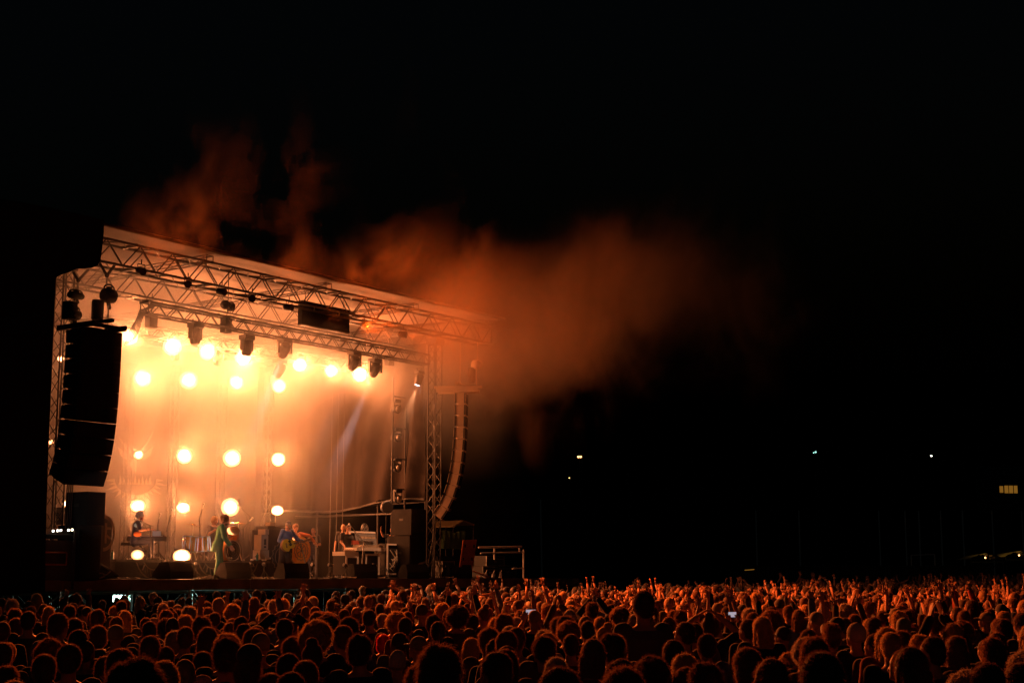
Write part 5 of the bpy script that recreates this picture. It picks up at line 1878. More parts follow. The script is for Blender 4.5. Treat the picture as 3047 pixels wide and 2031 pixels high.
# singer in green, bent slightly forward, facing right
ps = Pose(lean=0.20, neck=0.40, hips=(0, -0.03, 0.93), world_arms=True,
          elbows=((-0.23, 0.16, 1.10), (0.23, 0.12, 1.12)), wrists=((-0.13, 0.30, 0.90), (0.14, 0.28, 0.90)),
          hands=((0.1, 0.5, -0.8), (-0.1, 0.5, -0.8)), knees=((-0.12, 0.04, 0.50), (0.12, 0.0, 0.50)), ankles=((-0.14, 0.02, 0.09), (0.14, -0.06, 0.09)))
t = band_person('singer in a bright green suit bending forward at the front of the stage', stand_at(650, 0.85), R(-82), ps, 'curly', 'hair_brown', 'suit_green', 'suit_green', 0.985, 0.96, jacket_len=0.22, extra={'white_shoes': 1})
mb = MB(); H = ps.MH
mb.ball(H @ Vector((0, 0.075, 0.050)), (0.052, 0.045, 0.045), 12, 8, H.to_3x3()); mb.ball(H @ Vector((0, 0.10, 0.032)), (0.03, 0.03, 0.035), 10, 7, H.to_3x3())
link('beard', with_mats(shade_smooth(voxel(mb, 0.010, 1, 'beard')), M['hair_brown']), t)

# guitarist in the cap
pg = Pose(lean=0.16, neck=0.15, turn=-0.45, hips=(0, 0, 0.92), world_arms=True,
          elbows=((-0.34, 0.16, 1.17), (0.27, 0.02, 1.12)), wrists=((-0.52, 0.30, 1.10), (0.10, 0.24, 1.02)),
          hands=((-0.6, 0.5, 0.4), (-0.8, 0.1, -0.5)), palm=((0, -0.6, 0.4), (0, -1, 0)), curl=0.9,
          knees=((-0.12, 0.04, 0.50), (0.14, -0.02, 0.50)), ankles=((-0.15, 0.06, 0.09), (0.18, -0.12, 0.09)))
tg = band_person('guitarist in a grey cap and blue denim shirt singing into a stand', stand_at(846, 1.75), R(-128), pg, 'cap', 'cap_grey', 'denim', 'trouser_dark', 0.97, 0.92)
# acoustic guitar, held: a thing of its own
def acoustic(world, rz):
    t = thing('acoustic_guitar', 'yellow topped acoustic guitar held by the guitarist in the cap', 'guitar', world, rz)
    pts = []
    for k in range(40):
        a = 2*math.pi*k/40
        x = math.cos(a)*0.245
        w = 0.195 if x < 0 else 0.150
        wst = 0.030*math.exp(-((x-0.03)/0.07)**2)
        z = math.sin(a)*w
        z -= math.copysign(wst, z)*abs(math.sin(a))
        pts.append((x, 0, z))
    MB().prism(pts, (0, -0.10, 0)).build('side', M['wood'], t)
    MB().prism([(x*0.985, 0.004, z*0.985) for x, y, z in pts], (0, -0.004, 0)).build('soundboard', M['guitar_yellow'], t)
    MB().lathe((0.05, 0.006, 0), (0, 1, 0), [(0, 0.048), (0.003, 0.048)], 20).build('sound_hole', M['black_plastic'], t)
    mb = MB(); mb.prism([(0.02, 0.007, -0.05), (0.1, 0.007, -0.06), (0.06, 0.007, -0.13), (-0.02, 0.007, -0.11)], (0, 0.002, 0)); mb.build('pickguard', M['black_plastic'], t)
    MB().box((-0.10, 0.011, 0), (0.03, 0.014, 0.14)).build('bridge', M['wood'], t)
    MB().box((0.42, 0.012, 0), (0.50, 0.028, 0.050)).build('neck', M['wood'], t)
    h = MB().box((0.74, 0.008, 0), (0.16, 0.022, 0.072), roty(0.0)).build('headstock', M['wood'], t)
    mb = MB()
    for k in range(3):
        for sz in (-1, 1):
            mb.ball((0.69+0.045*k, 0.01, sz*0.048), 0.011, 6, 5)
    mb.build('tuning_peg', M['chrome'], h)
    mb = MB()
    for k in range(6):
        mb.tube((-0.10, 0.020, -0.02+0.008*k), (0.68, 0.030, -0.02+0.008*k), 0.0012, 4)
    mb.build('strings', M['chrome'], t)
    return t
# guitar placed in front of his belly; its long axis runs to his left hand
gq = tg.matrix_basis
fw = Vector((math.sin(R(128)), math.cos(R(128)), 0))    # his forward in world
fw = Matrix.Rotation(R(-128), 3, 'Z') @ Vector((0, 1, 0))
rt_ = Matrix.Rotation(R(-128), 3, 'Z') @ Vector((1, 0, 0))
base = stand_at(846, 1.75)
gpos = base+fw*0.27+rt_*0.10+Vector((0, 0, 0.97))
ag = acoustic(gpos, 0)
xa = (-rt_+fw*0.12+Vector((0, 0, 0.22))).normalized()
ya = (fw+Vector((0, 0, 0.12)))
ya = (ya-xa*ya.dot(xa)).normalized()
za = xa.cross(ya)
mm = Matrix((xa, ya, za)).transposed()
ag.rotation_mode = 'QUATERNION'
ag.rotation_quaternion = mm.to_quaternion()

# keyboard player, seated, patched shirt
pk = Pose(lean=0.10, neck=0.25, hips=(0, 0, 0.50), world_arms=True,
          elbows=((-0.27, 0.10, 0.78), (0.27, 0.10, 0.78)), wrists=((-0.20, 0.36, 0.82), (0.20, 0.36, 0.82)),
          hands=((0.05, 1, -0.15), (-0.05, 1, -0.15)), palm=((0, 0, -1), (0, 0, -1)), curl=0.5,
          knees=((-0.14, 0.42, 0.50), (0.14, 0.42, 0.50)), ankles=((-0.15, 0.40, 0.09), (0.15, 0.44, 0.09)))
xk, nk = 399, 2.55
t = band_person('seated keyboard player in a dark shirt with bright patches', stand_at(xk, nk, 0.50), R(-75), pk, 'messy', 'hair_grey', 'shirt_navy', 'denim_dark', 1.0, 0.42)
for (c, sz, mt, nm) in (((0.20, 0.02, 0.92), (0.03, 0.15, 0.11), 'patch_blue', 'blue_patch'), ((0.20, 0.12, 0.97), (0.03, 0.10, 0.15), 'white', 'white_patch'), ((0.19, 0.04, 0.68), (0.04, 0.20, 0.12), 'orange_cloth', 'orange_patch'),
                        ((0.16, -0.02, 1.09), (0.03, 0.06, 0.06), 'white', 'shoulder_patch'), ((0.17, 0.14, 1.06), (0.04, 0.07, 0.12), 'leather_red', 'red_patch')):
    m_ = MB(); m_.ball(c, [s_/2+0.008 for s_ in sz], 12, 8); m_.build(nm, M[mt], t, smooth=True)

# drummer behind the singer
pd_ = Pose(lean=0.05, neck=0.15, hips=(0, 0, 0.52), world_arms=True,
           elbows=((-0.30, 0.12, 0.80), (0.30, 0.12, 0.80)), wrists=((-0.24, 0.34, 0.86), (0.24, 0.34, 0.92)), hands=((0.3, 1, 0.1), (-0.3, 1, 0.3)), palm=((0, 0, -1), (0, 0, -1)), curl=1.4,
           knees=((-0.18, 0.40, 0.50), (0.18, 0.40, 0.50)), ankles=((-0.20, 0.42, 0.09), (0.20, 0.42, 0.09)))
t = band_person('blond drummer seated at the amber drums behind the singer', stand_at(630, 3.7, 0.50), R(-125), pd_, 'messy', 'hair_blond', 'shirt_grey', 'trouser_dark', 0.98, 0.45)
# musician behind the wheel drum
pb = Pose(lean=0.12, neck=0.1, hips=(0, 0, 0.92), world_arms=True,
          elbows=((-0.42, 0.18, 1.36), (0.30, 0.10, 1.15)), wrists=((-0.62, 0.22, 1.14), (0.10, 0.34, 1.16)), hands=((-0.7, 0.2, -0.7), (-0.6, 0.6, -0.2)), curl=0.9)
band_person('musician in rust brown clothes behind the wheel-print drum', stand_at(874, 3.7), R(-150), pb, 'messy', 'hair_brown', 'rust', 'trouser_dark', 0.97, 0.9)
# crew at the far wing
pc = Pose(lean=0.03, neck=0.35, hips=(0, 0, 0.93), elbows=((-0.25, -0.02, 0.22), (0.25, 0.04, 0.24)), wrists=((-0.27, 0.04, -0.02), (0.20, 0.22, 0.12)))
band_person('crew member in black shirt and shorts behind the white microphone stand', stand_at(1032, 1.5), R(-150), pc, 'short', 'hair_dark', 'shirt_black', 'trouser_dark', 0.93, 0.35)
pc2 = Pose(lean=0.0, neck=0.1, hips=(0, 0, 0.93), elbows=((-0.25, 0.02, 0.22), (0.27, 0.02, 0.26)), wrists=((-0.20, 0.24, 0.24), (0.20, 0.24, 0.30)), hands=((0.4, 1, 0.3), (-0.4, 1, 0.3)))
band_person('crew member with folded forearms left of the thin poles', stand_at(930, 6.3), R(170), pc2, 'crop', 'hair_dark', 'shirt_black', 'trouser_dark', 0.98, 0.35)
band_person('bald crew member half hidden behind the one in black', stand_at(1020, 2.6), R(175), Pose(neck=0.2), 'bald', 'hair_dark', 'shirt_black', 'trouser_dark', 0.97, 0.35)
band_person('crew member watching from behind the equipment rack', stand_at(1166, 2.4), R(165), Pose(neck=0.1, elbows=((-0.25, 0.02, 0.22), (0.30, 0.10, 0.50)), wrists=((-0.2, 0.24, 0.2), (0.34, 0.22, 0.66)), hands=((0.3, 1, 0), (0.0, 0.3, 1))), 'crop', 'hair_dark', 'shirt_black', 'trouser_dark', 0.95, 0.35)


# ================================================================ THE CROWD
UP = {'arms_down': Pose(neck=-0.06), 'head_left': Pose(neck=-0.02, turn=0.35, side=0.04), 'head_right': Pose(neck=-0.03, turn=-0.4, side=-0.04),
      'both_up': Pose(neck=-0.12, elbows=((-0.30, 0.06, 0.66), (0.30, 0.06, 0.68)), wrists=((-0.24, 0.12, 0.93), (0.25, 0.14, 0.95)), hands=((0.05, 0.15, 1), (-0.05, 0.1, 1)), palm=((0, 1, 0), (0, 1, 0)), curl=0.15, spread=0.5),
      'one_up': Pose(neck=-0.10, elbows=((-0.25, -0.02, 0.22), (0.30, 0.10, 0.64)), wrists=((-0.27, 0.06, -0.03), (0.30, 0.12, 0.92)), hands=((0, 0.15, -1), (0.08, 0.1, 1)), palm=((1, 0, 0), (0, 1, 0)), curl=0.2, spread=0.45),
      'clap': Pose(neck=-0.08, elbows=((-0.27, 0.16, 0.60), (0.27, 0.16, 0.62)), wrists=((-0.075, 0.24, 0.84), (0.075, 0.24, 0.86)), hands=((0.3, 0.05, 1), (-0.3, 0.05, 1)), palm=((1, 0, 0), (-1, 0, 0)), curl=0.05, spread=0.2),
      'phone': Pose(neck=-0.05, elbows=((-0.26, 0.20, 0.42), (0.26, 0.20, 0.42)), wrists=((-0.10, 0.34, 0.66), (0.10, 0.34, 0.66)), hands=((0.2, 0.2, 1), (-0.2, 0.2, 1)), palm=((0.4, 1, 0), (-0.4, 1, 0)), curl=0.8),
      'hands_head': Pose(neck=0.0, elbows=((-0.36, 0.10, 0.62), (0.36, 0.10, 0.62)), wrists=((-0.13, 0.02, 0.82), (0.13, 0.02, 0.82)), hands=((0.7, -0.1, 0.5), (-0.7, -0.1, 0.5)), palm=((0.3, 0, -1), (-0.3, 0, -1)), curl=0.4)}
PW = {'arms_down': 'arms down', 'head_left': 'head turned left', 'head_right': 'head turned right', 'both_up': 'both arms up', 'one_up': 'one arm raised', 'clap': 'hands clapping overhead', 'phone': 'holding up a phone', 'hands_head': 'hands on head'}
BODY, SHIRT = {}, {}
H0 = UP['arms_down'].MH
for k, p in UP.items():
    mb = MB(); p.torso(mb); p.arms(mb); p.hands_(mb, 1.15); p.legs(mb); p.head(mb)
    fine = k in ('both_up', 'one_up', 'clap', 'phone', 'hands_head')
    me = with_mats(shade_smooth(voxel(mb, 0.0105 if fine else 0.014, 2, 'body')), M['skin'], M['denim_dark'])
    n = len(me.polygons)
    ce = np.empty(n*3); me.polygons.foreach_get('center', ce); ce = ce.reshape(-1, 3)
    me.polygons.foreach_set('material_index', ((ce[:, 2] < 0.96) & (np.abs(ce[:, 0]) < 0.24)).astype(np.int32))
    BODY[k] = me
    for sl in (0.42, 1.0):
        mb = MB(); p.torso(mb, 0.020, 1.03, -0.1, 0.505); p.arms(mb, 0.016, sl)
        SHIRT[(k, sl)] = with_mats(shade_smooth(voxel(mb, 0.017, 1, 'shirt')), M['shirt_black'])
STY = ['short', 'crop', 'messy', 'curly', 'long', 'bob', 'pony', 'bun', 'beanie', 'cap', 'bald']
SW = {'short': 'short', 'crop': 'cropped', 'messy': 'tousled', 'curly': 'curly', 'long': 'long', 'bob': 'chin length', 'pony': 'ponytailed', 'bun': 'bun topped', 'bald': 'bald'}
sv = UP['arms_down']
HAIR = {}
for i, s_ in enumerate(STY):
    for q in range(2 if s_ in ('short', 'messy', 'curly', 'long') else 1):
        HAIR[(s_, q)] = with_mats(hair_mesh(sv, s_, 11+i*3+q, {'curly': 6000, 'messy': 5000, 'crop': 3200, 'beanie': 900}.get(s_, 4500), 0.011), M['hair_dark'], M['fuzz_hair_dark'])
HWID = {'short': .175, 'crop': .165, 'messy': .20, 'curly': .235, 'long': .185, 'bob': .20, 'pony': .175, 'bun': .175, 'beanie': .18, 'cap': .18, 'bald': .16}
def style_mat(s_, hc):
    return {'beanie': 'knit_pale', 'cap': hc}.get(s_, hc)
TGT = S(7, 3)
people = []       # (x, y, height, style, haircolour, shirt, sleeve, pose, yaw)
HERO = [(442,1941,140,'curly','hair_dark'),(274,1888,55,'crop','hair_dark'),(151,1890,76,'curly','hair_brown'),(91,1807,43,'short','hair_dark'),(55,1803,0,'messy','hair_brown'),(151,1795,34,'long','hair_blond'),(217,1790,0,'short','hair_dark'),(227,1827,50,'bob','hair_dark'),(297,1801,42,'short','hair_brown'),(232,1858,58,'short','hair_dark'),(300,1848,0,'bob','hair_brown'),(355,1861,46,'short','hair_dark'),(378,1807,0,'long','hair_blond'),(493,1807,0,'messy','hair_brown'),(444,1836,0,'short','hair_dark'),(489,1833,0,'curly','hair_dark'),(538,1805,0,'messy','hair_dark'),(563,1822,0,'messy','hair_blond'),(620,1791,0,'cap','cap_grey'),(584,1791,0,'short','hair_dark'),(637,1812,0,'short','hair_dark'),(616,1851,0,'long','hair_brown'),(455,1875,0,'short','hair_brown'),(501,1907,60,'short','hair_dark'),(382,1907,0,'short','hair_brown'),(359,1926,75,'curly','hair_red'),(510,1941,0,'short','hair_blond'),(559,1938,0,'crop','hair_blond'),(610,1920,62,'short','hair_dark'),(557,2005,80,'messy','hair_brown'),(682,1882,0,'messy','hair_dark'),(759,1895,0,'cap','cap_grey'),(773,1867,60,'cap','cap_tan'),(733,1939,85,'messy','hair_brown'),(812,1980,78,'short','hair_brown'),(871,1975,0,'short','hair_dark'),(850,1827,49,'short','hair_dark'),(875,1878,0,'bob','hair_brown'),(941,1837,81,'curly','hair_blond'),(926,1863,0,'short','hair_dark'),(943,1895,0,'bun','hair_dark'),(861,1924,0,'short','hair_dark'),(926,1941,0,'short','hair_brown'),(727,1822,0,'short','hair_dark'),(705,1781,0,'short','hair_brown'),(801,1782,0,'crop','hair_brown'),(746,1787,0,'short','hair_dark'),(769,1854,0,'bob','hair_brown'),
(1329,1899,125,'messy','hair_brown'),(1142,1901,48,'bob','hair_red'),(1185,1921,60,'beanie','knit_pale'),(1234,1965,64,'short','hair_dark'),(1083,1875,75,'messy','hair_dark'),(1013,1845,0,'short','hair_brown'),(1021,1803,0,'short','hair_dark'),(1057,1795,0,'bald','hair_brown'),(1106,1803,0,'short','hair_dark'),(1170,1814,0,'curly','hair_blond'),(1198,1824,0,'short','hair_brown'),(1225,1780,0,'short','hair_dark'),(1289,1816,0,'short','hair_dark'),(1304,1836,0,'pony','hair_dark'),(1336,1803,0,'short','hair_dark'),(1402,1820,0,'messy','hair_dark'),(1493,1818,0,'messy','hair_brown'),(1453,1856,0,'messy','hair_brown'),(1467,1884,0,'short','hair_dark'),(1544,1852,0,'short','hair_brown'),(1516,1912,0,'long','hair_brown'),(1463,1916,0,'short','hair_dark'),(1608,1882,0,'messy','hair_dark'),(1646,1958,0,'bob','hair_dark'),(1697,1871,0,'short','hair_dark'),(1771,1884,0,'long','hair_brown'),(1824,1873,0,'messy','hair_dark'),(1833,1965,123,'messy','hair_brown'),(1829,1937,0,'short','hair_dark'),(1914,1941,0,'curly','hair_dark'),(1911,1740,55,'short','hair_dark'),(1790,1790,0,'short','hair_brown'),(1752,1835,0,'short','hair_dark'),(1680,1824,0,'messy','hair_dark'),(1990,1888,0,'long','hair_dark'),
(2027,1836,0,'short','hair_dark'),(2040,1963,80,'short','hair_brown'),(2102,1954,0,'messy','hair_dark'),(2167,1947,75,'messy','hair_dark'),(2218,1829,0,'short','hair_dark'),(2205,1907,0,'bob','hair_brown'),(2287,1796,0,'short','hair_dark'),(2320,1851,0,'cap','cap_grey'),(2285,1934,0,'long','hair_brown'),(2332,1965,76,'curly','hair_blond'),(2432,1907,120,'short','hair_dark'),(2405,1858,0,'short','hair_dark'),(2476,1845,0,'messy','hair_brown'),(2538,1842,0,'beanie','knit_pale'),(2627,1851,0,'long','hair_blond'),(2587,1871,0,'short','hair_dark'),(2685,1902,95,'long','hair_dark'),(2756,1876,0,'short','hair_dark'),(2801,1818,0,'messy','hair_dark'),(2839,1876,0,'long','hair_brown'),(2917,1947,95,'short','hair_dark'),(2966,1833,0,'messy','hair_brown'),(2961,1867,0,'long','hair_brown'),(3010,1947,100,'long','hair_dark'),(3023,1845,0,'messy','hair_dark'),(12,1895,60,'short','hair_brown'),(40,1975,75,'messy','hair_brown'),(18,1835,45,'crop','hair_brown'),(190,1990,70,'messy','hair_dark')]
RC = random.Random(21)
SH = ['shirt_black']*6+['shirt_navy']*3+['shirt_grey']*3+['shirt_brown']*3+['shirt_white', 'shirt_red', 'shirt_olive', 'denim']
SHW = {'shirt_black': 'black', 'shirt_navy': 'navy', 'shirt_grey': 'grey', 'shirt_brown': 'brown', 'shirt_white': 'white', 'shirt_red': 'red', 'shirt_olive': 'olive', 'denim': 'blue'}
HCW = {'hair_dark': 'black', 'hair_brown': 'brown', 'hair_blond': 'fair', 'hair_grey': 'grey', 'hair_red': 'red'}
heroPose = {(850, 1827): 'hands_head', (620, 1791): 'arms_down', (1083, 1875): 'head_right'}
taken = []
for (x, y, w, s_, hc) in HERO:
    if w:
        Y = 4455*HWID[s_]/w
        h = 2.2-(y-1712)*Y/4455
    else:
        h = RC.uniform(1.66, 1.80)
        Y = (2.2-h)*4455/(y-1712)
    hh = max(1.52, min(1.98 if (x, y) != (1911, 1740) else 2.1, h))
    if hh != h and not w:
        Y = (2.2-hh)*4455/(y-1712)
    X = (x-1523.5)/4455*Y
    taken.append((X, Y))
    people.append([X, Y, hh, s_, hc, RC.choice(SH), RC.choice((0.42, 1.0)), heroPose.get((x, y), RC.choice(('arms_down', 'head_left', 'head_right'))), RC.gauss(0, 0.15), True])
# arms seen reaching out of the near crowd
def inn(X, Y):
    return (X-OX)*NX+(Y-OY)*NY
from collections import defaultdict
grid = defaultdict(list)
def far_enough(X, Y, d):
    gx, gy = int(X//1), int(Y//1)
    for i in (-1, 0, 1):
        for j in (-1, 0, 1):
            for (a, b) in grid[(gx+i, gy+j)]:
                if (a-X)**2+(b-Y)**2 < d*d:
                    return False
    return True
for (X, Y) in taken:
    grid[(int(X//1), int(Y//1))].append((X, Y))
tries = 0
Ymax = 92.0
while tries < 60000:
    tries += 1
    Y = math.sqrt(RC.uniform(7.6**2, Ymax**2))
    X = RC.uniform(-0.362, 0.362)*Y
    if inn(X, Y) > -3.0:
        continue
    d = 0.68 if Y < 45 else 0.78
    if Y < 12:
        d = 0.72
    if not far_enough(X, Y, d):
        continue
    grid[(int(X//1), int(Y//1))].append((X, Y))
    xp = 1523.5+4455*X/Y
    up_p = 0.05 if xp < 1150 else (0.10 if Y < 22 else 0.38+0.30*math.sin(X*0.9+1.3)*math.sin(Y*0.5))
    if Y < 11:
        up_p = 0
    if RC.random() < up_p:
        po = RC.choice(('both_up', 'one_up', 'clap', 'both_up', 'one_up', 'phone') if Y > 20 else ('one_up', 'clap', 'phone', 'hands_head'))
    else:
        po = RC.choice(('arms_down', 'head_left', 'head_right'))
    s_ = RC.choice(('short', 'short', 'messy', 'crop', 'messy', 'messy', 'curly', 'short', 'long', 'long', 'bob', 'pony', 'bun', 'cap', 'cap', 'short', 'short', 'messy'))
    hc = RC.choice(('hair_dark', 'hair_dark', 'hair_brown', 'hair_brown', 'hair_brown', 'hair_blond', 'hair_grey')) if s_ != 'cap' else RC.choice(('cap_grey', 'cap_tan'))
    h = RC.gauss(1.71, 0.075) if Y > 11 else RC.gauss(1.62, 0.05)
    people.append([X, Y, max(1.52, min(1.88, h)), s_, hc, RC.choice(SH), RC.choice((0.42, 0.42, 1.0)), po, RC.gauss(0, 0.3), False])
people.sort(key=lambda p: p[1])
# drop near people that nothing can be seen of: head covered by nearer ones in this view
occ = np.full(3100, 1e9)
vis = []
for p in people:
    X, Y, h = p[0], p[1], p[2]
    g = gz(X, Y)
    xp = 1523.5+4455*X/Y
    yt = 1712-(h+g-2.2)*4455/Y
    hw = 0.10*4455/Y
    a, b = int(max(0, xp-hw)), int(min(3047, xp+hw))
    armup = p[7] in ('both_up', 'one_up', 'clap', 'phone')
    seen = b > a and yt < 2031 and ((occ[a:b+1].mean() > yt+0.02*4455/Y and occ[a:b+1].max() > yt+0.06*4455/Y))
    p.append(seen or (armup and Y > 8 and b > a))
    sw = 0.21*4455/Y
    a2, b2 = int(max(0, xp-sw)), int(min(3047, xp+sw))
    if b > a:
        occ[a:b+1] = np.minimum(occ[a:b+1], yt+0.02*4455/Y)
    if b2 > a2:
        occ[a2:b2+1] = np.minimum(occ[a2:b2+1], yt+0.33*4455/Y)
near = [p for p in people if p[10]][:300]
nearset = set(id(p) for p in near)
ylast = near[-1][1]
far = [p for p in people if id(p) not in nearset and p[1] > ylast-3 and (p[10] or p[1] > ylast)]
ZONES = [(0, 'at the left border'), (140, 'below the near speaker stack'), (300, 'below the near riser'), (430, 'below the keyboard'), (540, 'below the drums'), (660, 'below the singer in green'),
         (770, 'below the capped guitarist'), (900, 'below the wheel drum'), (1010, 'below the gear shelf'), (1150, 'below the far speaker stack'), (1290, 'below the leaning board'), (1420, 'below the guard rail'),
         (1560, 'just right of the stage'), (1720, 'left of the tall dark figure'), (1880, 'beside the tall dark figure'), (2050, 'below the lit strip'), (2250, 'below the long shed'), (2430, 'in the right third'), (2620, 'below the distant white lamp'), (2780, 'below the lit tents'), (2920, 'at the right border')]
def describe(p):
    X, Y = p[0], p[1]
    xp = 1523.5+4455*X/Y
    z = [t_ for x0, t_ in ZONES if xp >= x0]
    z = z[-1] if z else 'at the left border'
    if p[3] == 'cap':
        hd = {'cap_grey': 'grey cap', 'cap_tan': 'tan cap'}.get(p[4], 'cap')
    elif p[3] == 'beanie':
        hd = 'pale knit cap'
    elif p[3] == 'bald':
        hd = 'bald head'
    else:
        hd = SW[p[3]]+' '+HCW[p[4]]+' hair'
    pw = '' if p[7] in ('arms_down', 'head_left', 'head_right') else ', '+PW[p[7]]
    return hd, SHW[p[5]]+' top', pw, z
groups_ = defaultdict(list)
for p in near:
    hd, tp, pw, z = describe(p)
    key = f'{hd}{pw}, {z}'
    groups_[key].append(p)
LAB = {}
for key, ps_ in groups_.items():
    if len(ps_) == 1:
        LAB[id(ps_[0])] = 'spectator with '+key
        continue
    sub = defaultdict(list)
    for p in ps_:
        hd, tp, pw, z = describe(p)
        sub[f'{hd}, {tp}{pw}, {z}'].append(p)
    for k2, q in sub.items():
        if len(q) == 1:
            LAB[id(q[0])] = 'spectator with '+k2
        else:
            q.sort(key=lambda p: p[1])
            for i, p in enumerate(q):
                o_ = {2: ('nearer', 'farther')}.get(len(q), ('nearest', 'second nearest', 'third nearest', 'fourth nearest', 'fifth nearest', 'sixth nearest'))[i]
                LAB[id(p)] = f'{o_} spectator with '+k2
def face_yaw(X, Y, j):
    return math.atan2(-(TGT.x-X), TGT.y-Y)+j
for i, p in enumerate(near):
    X, Y, h, s_, hc, sh, sl, po, jit, hero, _ = p
    lab = LAB[id(p)]
    if hero and abs(h-2.1) < 0.02:
        lab = 'tall dark figure in a coat standing head and shoulders above the crowd'
    t = thing('person', lab, 'person', (X, Y, gz(X, Y)-0.005), face_yaw(X, Y, jit), 'spectators in the crowd')
    k = h/1.775
    t.scale = (k, k, k)
    pose = UP[po]
    dark = RC.random() < 0.06
    def put(nm, me, mt=None):
        o = link(nm, me, t)
        if mt:
            o.material_slots[0].link = 'OBJECT'
            o.material_slots[0].material = M[mt]
            if len(me.materials) > 1 and 'fuzz_'+mt in M:
                o.material_slots[1].link = 'OBJECT'
                o.material_slots[1].material = M['fuzz_'+mt]
        return o
    put('body', BODY[po], 'skin_dark' if dark else None)
    put('shirt', SHIRT[(po, sl)], sh)
    q = RC.randrange(2) if (s_, 1) in HAIR else 0
    nm = {'cap': 'cap', 'beanie': 'knit_cap'}.get(s_, 'hair')
    o = put(nm, HAIR[(s_, q)], style_mat(s_, hc))
    wsc = RC.uniform(0.95, 1.08)
    o.matrix_local = pose.MH @ Matrix.Scale(wsc, 4, (1, 0, 0)) @ H0.inverted()
    if po == 'phone':
        c = (pose.wr[0]+pose.wr[1])/2+pose.hd[0].normalized()*0.0+Vector((0, 0.03, 0.12))
        d = t
        ph = thing('phone', 'phone held up by the '+lab.replace('spectator with ', 'spectator with ')[:0]+'spectator ' + lab.split('spectator ')[-1].replace(', holding up a phone', ''), 'phone', (0, 0, 0), 0, 'phones held up in the crowd')
        W4 = Matrix.Translation((X, Y, gz(X, Y)-0.005)) @ Matrix.Rotation(face_yaw(X, Y, jit), 4, 'Z') @ Matrix.Scale(k, 4)
        ph.location = W4 @ c
        ph.rotation_euler = (0, 0, face_yaw(X, Y, jit))
        MB().box((0, 0, 0), (0.15, 0.009, 0.075)).build('case', M['black_plastic'], ph)
        MB().box((0, -0.0065, 0), (0.135, 0.003, 0.066)).build('display', M['screen'] if RC.random() < 0.15 else M['lens_off'], ph)

# the rest of the crowd: one object
def low_person(pose, style, seed):
    r_ = random.Random(seed)
    mb = MB()
    p = pose
    R4 = p.MU.to_3x3()
    mb.mi = 1
    mb.loft([(p.MU @ Vector((0, 0, z)), rx, ry, R4) for z, rx, ry in ((-0.12, .17, .13), (0.12, .165, .125), (0.36, .195, .14), (0.46, .20, .13), (0.52, .13, .08), (0.55, .07, .06))], 9)
    for s_ in (0, 1):
        mb.tube(p.sh[s_], p.el[s_], 0.066, 6, 0.054)
    mb.mi = 0
    for s_ in (0, 1):
        mb.tube(p.el[s_], p.wr[s_], 0.043, 6, 0.030)
        d = p.hd[s_].normalized(); a = Vector(p.palm[s_]); a = (a-d*a.dot(d)).normalized(); b = d.cross(a)
        w = p.wr[s_]
        mb.loft([(w, .028, .018, Matrix((b, a, d)).transposed()), (w+d*0.05, .045, .018, Matrix((b, a, d)).transposed()), (w+d*0.10, .044, .014, Matrix((b, a, d)).transposed())], 6)
        for q in (-1.5, -0.5, 0.5, 1.5):
            f0 = w+d*0.095+b*q*0.022
            mb.tube(f0, f0+(d+b*q*0.16*r_.uniform(0.5, 1.6)+a*r_.uniform(0, .4)).normalized()*0.08, 0.011, 4, 0.008)
        mb.tube(w+d*0.03+b*0.03, w+d*0.07+b*0.085, 0.013, 4, 0.009)
    mb.mi = 3
    for s_ in (0, 1):
        mb.tube(p.hips+Vector(((-1, 1)[s_]*0.09, 0, 0)), p.ank[s_]-Vector((0, 0, 0.08)), 0.10, 6, 0.05)
    mb.mi = 0
    H = p.MH; R3 = H.to_3x3()
    mb.tube(p.MU @ Vector((0, 0, 0.50)), H @ Vector((0, 0, 0.08)), 0.06, 7, 0.055)
    mb.ball(H @ Vector((0, 0.015, 0.125)), (0.074, 0.092, 0.112), 9, 7, R3)
    mb.tube(H @ Vector((0, 0.10, 0.135)), H @ Vector((0, 0.122, 0.10)), 0.010, 4, 0.016)
    mb.mi = 2
    hr = {'short': (.083, .098, .10), 'curly': (.115, .115, .115), 'long': (.092, .10, .105), 'messy': (.095, .108, .108)}[style]
    o0 = len(mb.v)
    mb.ball(H @ Vector((0, -0.018, 0.158)), hr, 10, 8, R3)
    for i in range(o0, len(mb.v)):
        mb.v[i] = tuple(Vector(mb.v[i])+Vector((r_.gauss(0, .006), r_.gauss(0, .006), r_.gauss(0, .006))))
    mb.ball(H @ Vector((0, -0.05, 0.10)), (.075, .06, .08), 8, 6, R3)
    if style == 'long':
        mb.tube(H @ Vector((0, -0.06, 0.12)), H @ Vector((0.01, -0.08, -0.18)), 0.08, 7, 0.05)
    cc = H @ Vector((0, -0.02, 0.155))
    for k in range(80):
        a, e = r_.random()*6.28, r_.uniform(-0.4, 1.5)
        d = Vector((math.cos(a)*math.cos(e), math.sin(a)*math.cos(e), math.sin(e)))
        b0 = cc+Vector((d.x*hr[0], d.y*hr[1], d.z*hr[2]))*0.95
        s2 = d.orthogonal().normalized()*0.003
        tip = b0+(d+Vector((r_.gauss(0, .5), r_.gauss(0, .5), r_.gauss(0, .5)))).normalized()*r_.uniform(.015, .04)
        mb.add([b0-s2, b0+s2, tip], [(0, 1, 2)], 4)
    return mb
VAR = {}
rv = random.Random(5)
